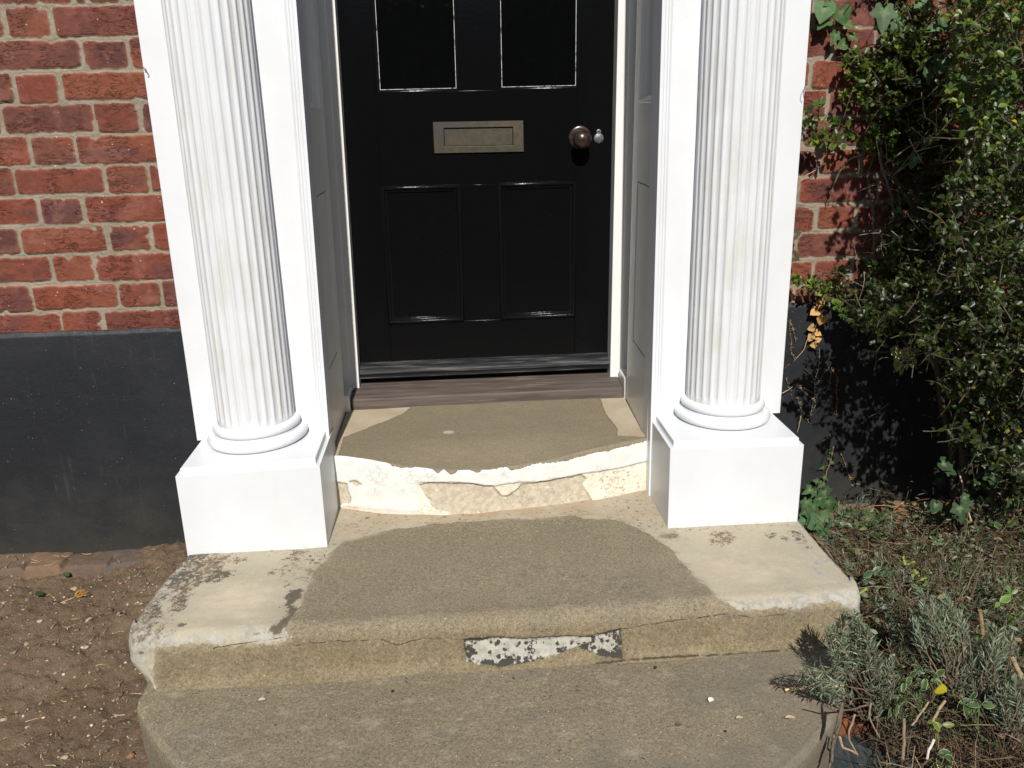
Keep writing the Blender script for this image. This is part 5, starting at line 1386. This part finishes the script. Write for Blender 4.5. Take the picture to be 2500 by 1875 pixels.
for k in range(420):
    px, py = rng.uniform(1990, 2600), rng.uniform(1285, 1560)
    q = atz(px, py, -.12); 
    if q[0] < .91: continue
    q[2] = bed_z(q[0], q[1]) + rng.uniform(.004, .05)
    a = rng.uniform(0, 6.28)
    edged(lit, q, (math.cos(a), math.sin(a), rng.normal() * .3), np.array([rng.normal() * .5, -.3, 1]), rng.uniform(.012, .03), DEAD[rng.integers(0, 5)] * rng.uniform(.8, 1.6), DEAD[rng.integers(0, 5)], rng, .25)
lt = lit.build('leaf_litter', M_dry, None, fix=False)
tag(lt, 'fallen brown leaves lying under the plants', 'leaf litter', None, 'stuff')
def stick(name, pts, r0, r1, col, label, cat='stick', group=None):
    P = [np.array(p) for p in pts]; q = [P[0]]
    for a, b in zip(P[:-1], P[1:]): q += list(curve(a, b, .03, 6, rng)[1:])
    t = MB().tube(np.array(q), r0, r1, 7, col)
    b = q[0]
    o = t.build(name, M_bark, None, smooth=60, loc=b)
    return tag(o, label, cat, group, 'thing')
A = lambda x, y, ox=1900, oy=1500, s=3.687: (ox + x / s, oy + y / s)
stick('cut_stick', [at(2393, 1490, -.62), at(2392, 1585, -.62)], .0050, .0062, (.30, .20, .09), 'short upright tan cut stick standing in the bed', )
stick('dry_twig', [at(2340, 1150, -.24), at(2352, 1195, -.25), at(2371, 1272, -.27)], .0022, .0026, (.40, .33, .22), 'long pale dry stem standing in front of the shaded plinth')
stick('dry_twig', [at(*A(405, 820), -.98), at(*A(520, 870), -.97), at(*A(810, 815), -.93)], .0016, .0020, (.13, .09, .075), 'dark forked twig reaching out over the corner of the bottom step')
stick('dry_twig', [at(*A(690, 900), -.93), at(*A(640, 1040), -.95), at(*A(640, 1130), -.97), at(*A(715, 1265), -1.0)], .0024, .0018, (.24, .18, .12), 'bent brown stem curling down onto the green board')
stick('dry_twig', [at(*A(550, 1100), -.98), at(*A(580, 1200), -1.0), at(*A(710, 1255), -1.0)], .0030, .0018, (.33, .23, .15), 'pale crooked stem lying on top of the green board')
stick('dry_twig', [at(*A(835, 800), -.90), at(*A(820, 920), -.92), at(*A(915, 1110), -.96)], .0024, .0014, (.20, .16, .11), 'long thin brown stem hanging above the green board')
stick('dry_twig', [at(*A(1350, 790), -.9), at(*A(1200, 1000), -.94)], .0022, .0020, (.30, .23, .15), 'straight pale stem slanting across the dead stems')
stick('dry_twig', [at(*A(1500, 780), -.9), at(*A(1385, 970), -.94)], .0032, .0030, (.28, .21, .13), 'thickest straight pale stem slanting across the dead stems')
stick('dry_twig', [at(*A(1130, 940), -.93), at(*A(1120, 1310), -1.0)], .0034, .0034, (.20, .15, .10), 'upright brown stem in the middle of the dead stems')
stick('dry_twig', [at(*A(1400, 1130), -.98), at(*A(1340, 1300), -1.02)], .0028, .0024, (.60, .56, .5), 'short whitish stem among the dead stems')
stick('dry_twig', [at(2470, 1605, -.8), at(2495, 1660, -.84)], .0055, .0055, (.30, .21, .13), 'thick pale broken stem by the right frame edge')
stick('dry_twig', [at(*A(1630, 180), -.72), at(*A(1690, 350), -.76)], .0042, .0036, (.30, .21, .14), 'short reddish broken stem beside the upright cut stick')
stick('straw', [atz(*A(60, 680), -.108), atz(*A(280, 655), -.106), atz(*A(650, 628), -.100)], .0034, .0012, (.55, .42, .22), 'pale straw lying across the bottom step under the lavender', 'straw')
stick('green_blade', [at(2060, 1467, -.62), at(2085, 1455, -.60), at(2115, 1438, -.57)], .0016, .0040, (.17, .24, .06), 'narrow green leaf blade lying over the right corner of the landing step', 'leaf')
stick('root', [atz(*A(570, 1060), -.23), atz(*A(600, 940), -.23), atz(*A(625, 850), -.23)], .0075, .0065, (.22, .075, .032), 'orange brown root rising beside the corner of the bottom step', 'root')
for k, (a, b) in enumerate([((480, 1330), (500, 1090)), ((455, 1390), (485, 1150)), ((520, 1080), (580, 850)), ((495, 1120), (575, 800))]):
    stick('dry_twig', [at(*A(*a), -1.02), at(*A(*b), -.97)], .0032, .0024, (.13, .10, .07), 'dark dry stem standing along the side of the bottom step', group='dark stems along the bottom step')

# --- board edging the bed and a bit of terracotta
bt = thing('timber_board', tuple(atz(2130, 1830, -.23)), 'weathered dark green timber board edging the bed at the foot of the picture', 'board')
p0, p1 = atz(*A(545, 1075), -.21), atz(*A(1150, 1365), -.21)
p1 = p0 + (p1 - p0) * 2.4
ax = unit(p1 - p0); nrm = np.array([ax[1], -ax[0], 0]); nrm = -nrm if nrm[1] > 0 else nrm
def board(a, b, w, drop, th, name):
    m = MB(); n = unit(nrm * w + np.array([0, 0, -drop]))
    q = [a, b, b + nrm * w + np.array([0, 0, -drop]), a + nrm * w + np.array([0, 0, -drop])]
    down = np.cross(ax, n); down = down if down[2] < 0 else -down
    m.add(q + [v_ + down * th for v_ in q], [(0, 1, 2, 3), (4, 7, 6, 5), (0, 4, 5, 1), (1, 5, 6, 2), (2, 6, 7, 3), (3, 7, 4, 0)])
    return m.build(name, M_board, bt, bevel=.002)
board(p0, p1, .10, .055, .022, 'plank')
board(p0 - nrm * .034 + np.array([0, 0, -.012]) + ax * .02, p1 - nrm * .034 + np.array([0, 0, -.012]), .030, -.006, .02, 'top_batten')
tc = MB(); q = atz(*A(680, 960), -.25)
for k in range(3):
    c0 = q + np.array([.02 * k, -.02 * k, 0]); n_ = 9
    th = np.linspace(0, np.pi * .8, n_)
    V = [c0 + np.array([.05 * math.cos(a) * .6, .03 * math.cos(a), .03 + .02 * math.sin(a)]) + np.array([0, 0, -z_]) for z_ in (0, .04) for a in th]
tc.add([q + np.array(v_) for v_ in [(-.03, .03, .02), (.03, .02, .03), (.04, -.03, .02), (-.02, -.03, .012), (-.03, .03, -.04), (.03, .02, -.04), (.04, -.03, -.04), (-.02, -.03, -.04)]], [(0, 1, 2, 3), (0, 4, 5, 1), (1, 5, 6, 2), (2, 6, 7, 3), (3, 7, 4, 0)], (.11, .045, .026))
tco = tc.build('terracotta_shard', M_terra, None, bevel=.004, loc=q, fix=False)
tag(tco, 'broken terracotta piece half hidden behind stems beside the bottom step', 'terracotta', None, 'thing')

# --- loose stones, straw and small scraps
ico = bmesh.new(); bmesh.ops.create_icosphere(ico, subdivisions=1, radius=1)
IV = np.array([v.co[:] for v in ico.verts]); IF = np.array([[v.index for v in f.verts] for f in ico.faces]); ico.free()
rng = np.random.default_rng(91)
STC = np.array([[.20, .15, .10], [.30, .24, .17], [.14, .10, .07], [.42, .36, .27], [.24, .14, .08], [.17, .15, .13], [.11, .08, .055]])
def pebbles(n, xr, yr, size, zoff=0.0, pal=STC):
    out_v, out_f, out_c = [], [], []; k0 = 0
    x = rng.uniform(*xr, n); y = rng.uniform(*yr, n)
    z = soil_z(x, y)
    keep = ~((x > -.79) & (y > -.70)) & ~((x > -.765 + np.maximum(0, -.75 - y) * .75))
    for i in np.where(keep)[0]:
        s = size[0] * (size[1] / size[0]) ** (rng.random() ** 2.2)
        v = IV * (1 + .25 * rng.normal(size=(len(IV), 1))) * np.array([1, rng.uniform(.6, 1), rng.uniform(.4, .75)]) * s
        a = rng.uniform(0, 6.28); c, sn = math.cos(a), math.sin(a)
        v = v @ np.array([[c, -sn, 0], [sn, c, 0], [0, 0, 1]]).T + np.array([x[i], y[i], z[i] + s * .15 + zoff])
        out_v.append(v); out_f.append(IF + k0); k0 += len(v)
        out_c.append(np.tile(pal[rng.integers(0, len(pal))] * rng.uniform(.7, 1.25), (len(v), 1)))
    return out_v, out_f, out_c
A1 = pebbles(5200, (-1.75, -.6), (-1.25, -.10), (.0010, .0055)); A2 = pebbles(160, (-1.7, -.9), (-.34, -.15), (.003, .011)); A3 = pebbles(420, (-1.75, -.6), (-1.25, -.35), (.003, .010)); A4 = pebbles(80, (-1.75, -.6), (-1.25, -.15), (.0012, .0042), pal=np.array([[.62, .55, .42], [.70, .66, .58], [.55, .36, .16]]))
off = 0; VV, FF, CC = [], [], []
for q in (A1, A2, A3, A4):
    v = np.concatenate(q[0]); f = np.concatenate(q[1]) + off; off += len(v); VV.append(v); FF.append(f); CC.append(np.concatenate(q[2]))
gr = mesh_obj('loose_gravel', np.concatenate(VV), None, M_stone, None, cols=np.concatenate(CC), quads=np.concatenate(FF), smooth=False)
tag(gr, 'small loose stones scattered over the trodden soil', 'gravel', None, 'stuff')
st = MB()
for k in range(150):
    if k < 60: q = atz(rng.uniform(-20, 430), rng.uniform(1330, 1520), -.15)
    else: q = atz(rng.uniform(-20, 420), rng.uniform(1400, 1880), -.22)
    if q[0] > -.79: continue
    foot = q[1] > -.10 and q[0] < -.86
    q[2] = (-.105 if foot else soil_z(np.array([q[0]]), np.array([q[1]]))[0] + .003)
    a = rng.uniform(0, 3.14); L = rng.uniform(.008, .035)
    d = np.array([math.cos(a), math.sin(a), rng.normal() * .06]) * L / 2
    st.tube(curve(q - d, q + d, .10, 4, rng), rng.uniform(.0006, .0013), .0005, 4, np.array([[.48, .34, .16], [.32, .18, .08], [.5, .42, .28], [.2, .13, .07]])[rng.integers(0, 4)])
so = st.build('straw_litter', M_dry, None, smooth=True)
tag(so, 'bits of straw and dry grass scattered over the soil', 'straw litter', None, 'stuff')
tuft = thing('dry_grass_tuft', tuple(atz(185, 1465, -.155)), 'small fan of orange dry pine needles on the soil below the left wall', 'dry tuft')
m = MB(); q = atz(185, 1468, -.155); q[2] = soil_z(q[:1], q[1:2])[0] + .004
for k in range(16):
    a = R(rng.uniform(20, 75)); L = rng.uniform(.025, .05)
    m.tube(curve(q, q + np.array([math.cos(a) * L, -.004, math.sin(a) * L * .55 + .004]), .1, 5, rng), .0011, .0005, 4, np.array([.52, .27, .07]) * rng.uniform(.7, 1.15))
m.tube(curve(q, q + np.array([.035, .004, .002]), .05, 4, rng), .001, .0008, 4, (.6, .42, .3)); m.tube(curve(q, q + np.array([-.025, -.03, .002]), .05, 4, rng), .0013, .0008, 4, (.62, .5, .33))
m.build('needles', M_dry, tuft, smooth=True)
for (px, py, s_, ang), lab in zip([(107, 1455, .026, 250), (172, 1420, .022, 160)], ['dark green fallen leaf on the soil, the farther from the step', 'dull green curled leaf against the brick footing']):
    q = atz(px, py, -.15); q[2] = soil_z(q[:1], q[1:2])[0] + .012
    m = MB(); edged(m, q, (math.cos(R(ang)), math.sin(R(ang)), .35), np.array([.2, -.5, 1]), s_, (.05, .085, .035), (.06, .10, .045), rng, .40)
    tag(m.build('fallen_leaf', M_leaf, None, fix=False, smooth=60, loc=q), lab, 'leaf', None, 'thing')
def scrap(x, y, z, s, ang, col, wide, label, name='leaf_scrap', cat='leaf scrap', group=None):
    q = np.array([x, y, z])
    m = MB(); edged(m, q - .5 * s * np.array([math.cos(ang), math.sin(ang), 0]), (math.cos(ang), math.sin(ang), .06), np.array([rng.normal() * .15, rng.normal() * .15, 1]), s, col, np.array(col) * .85, rng, wide)
    v = m.arr(); base = v.mean(0)
    return tag(m.build(name, M_dry, None, fix=False, smooth=60, loc=base), label, cat, group, 'thing')
zt = -.110
scrap(-.483, -.747, zt, .016, .1, (.50, .46, .38), .40, 'small whitish flat stone flake near the left end of the bottom step', 'stone_flake', 'flake')
scrap(.469, -.845, zt, .018, .9, (.75, .74, .70), .36, 'single white petal lying on the bottom step', 'petal', 'petal')
scrap(.51, -.906, zt, .016, .1, (.50, .42, .27), .36, 'tan seed husk on the bottom step below the white petal', 'seed_husk', 'husk')
scrap(.612, -.916, zt, .022, -.1, (.52, .43, .27), .36, 'larger tan dry leaf on the bottom step nearest the right corner', 'dry_leaf', 'leaf')
scrap(.383, -.913, zt, .014, .0, (.18, .09, .05), .42, 'reddish brown pebble chip on the bottom step', 'stone_chip', 'chip')
for x, y in [(-.204, -.747), (-.236, -.779), (-.177, -.717), (.195, -.772), (.194, -.786), (.122, -.799), (.135, -.799), (.47, -.942), (-.477, -.723), (.379, -.725), (-.16, -.76), (.06, -.73), (-.44, -.83), (.29, -1.0)]:
    scrap(x, y, zt, rng.uniform(.006, .013), rng.uniform(0, 3), tuple(np.array([.06, .046, .032]) * rng.uniform(.7, 1.9)), rng.uniform(.12, .30), 'tiny dark leaf scrap lying on the bottom step', group='dark leaf scraps on the bottom step')

# --- a clipped hedge across the path, which the glass and gloss paint mirror
hd = thing('garden_hedge', (0, -6.2, -.28), 'tall dark evergreen hedge facing the door, mirrored faintly in the door glass', 'hedge')
n = 16000; rng = np.random.default_rng(99)
pos = np.stack([rng.uniform(-5.5, 5.5, n), -5.7 - rng.random(n) ** 2 * .8 + .25 * (fbm(rng.uniform(0, 9, n), rng.uniform(0, 9, n), 4) - .5), rng.uniform(-.28, 2.3, n)], -1)
leaves_mesh('foliage', M_leaf, hd, rng.normal(size=(n, 3)), rng.normal(size=(n, 3)) + np.array([0, .6, .5]), pos, rng.uniform(.06, .13, n), green(n, 0, rng) * 1.0)
m = MB()
for x in np.linspace(-5, 5, 14): m.tube(np.array([(x, -6.2, -.3), (x + .05, -6.15, .8), (x, -6.2, 1.9)]), .05, .02, 6, (.1, .08, .06))
m.build('trunks', M_bark, hd, smooth=True)
xl = np.linspace(-5.5, 5.5, 160); zl = np.linspace(-.3, 2.25, 40); XX, ZZ = np.meshgrid(xl, zl, indexing='ij')
mesh_obj('light_block_sheet', np.stack([XX, -6.05 + .25 * fbm(XX * 4, ZZ * 4, 5, 3), ZZ], -1), None, M_bark, hd, smooth=True, cols=np.tile([.012, .015, .008], (XX.size, 1)), quads=grid_quads(160, 40))  # dark sheet added inside the hedge to stop light coming through its gaps
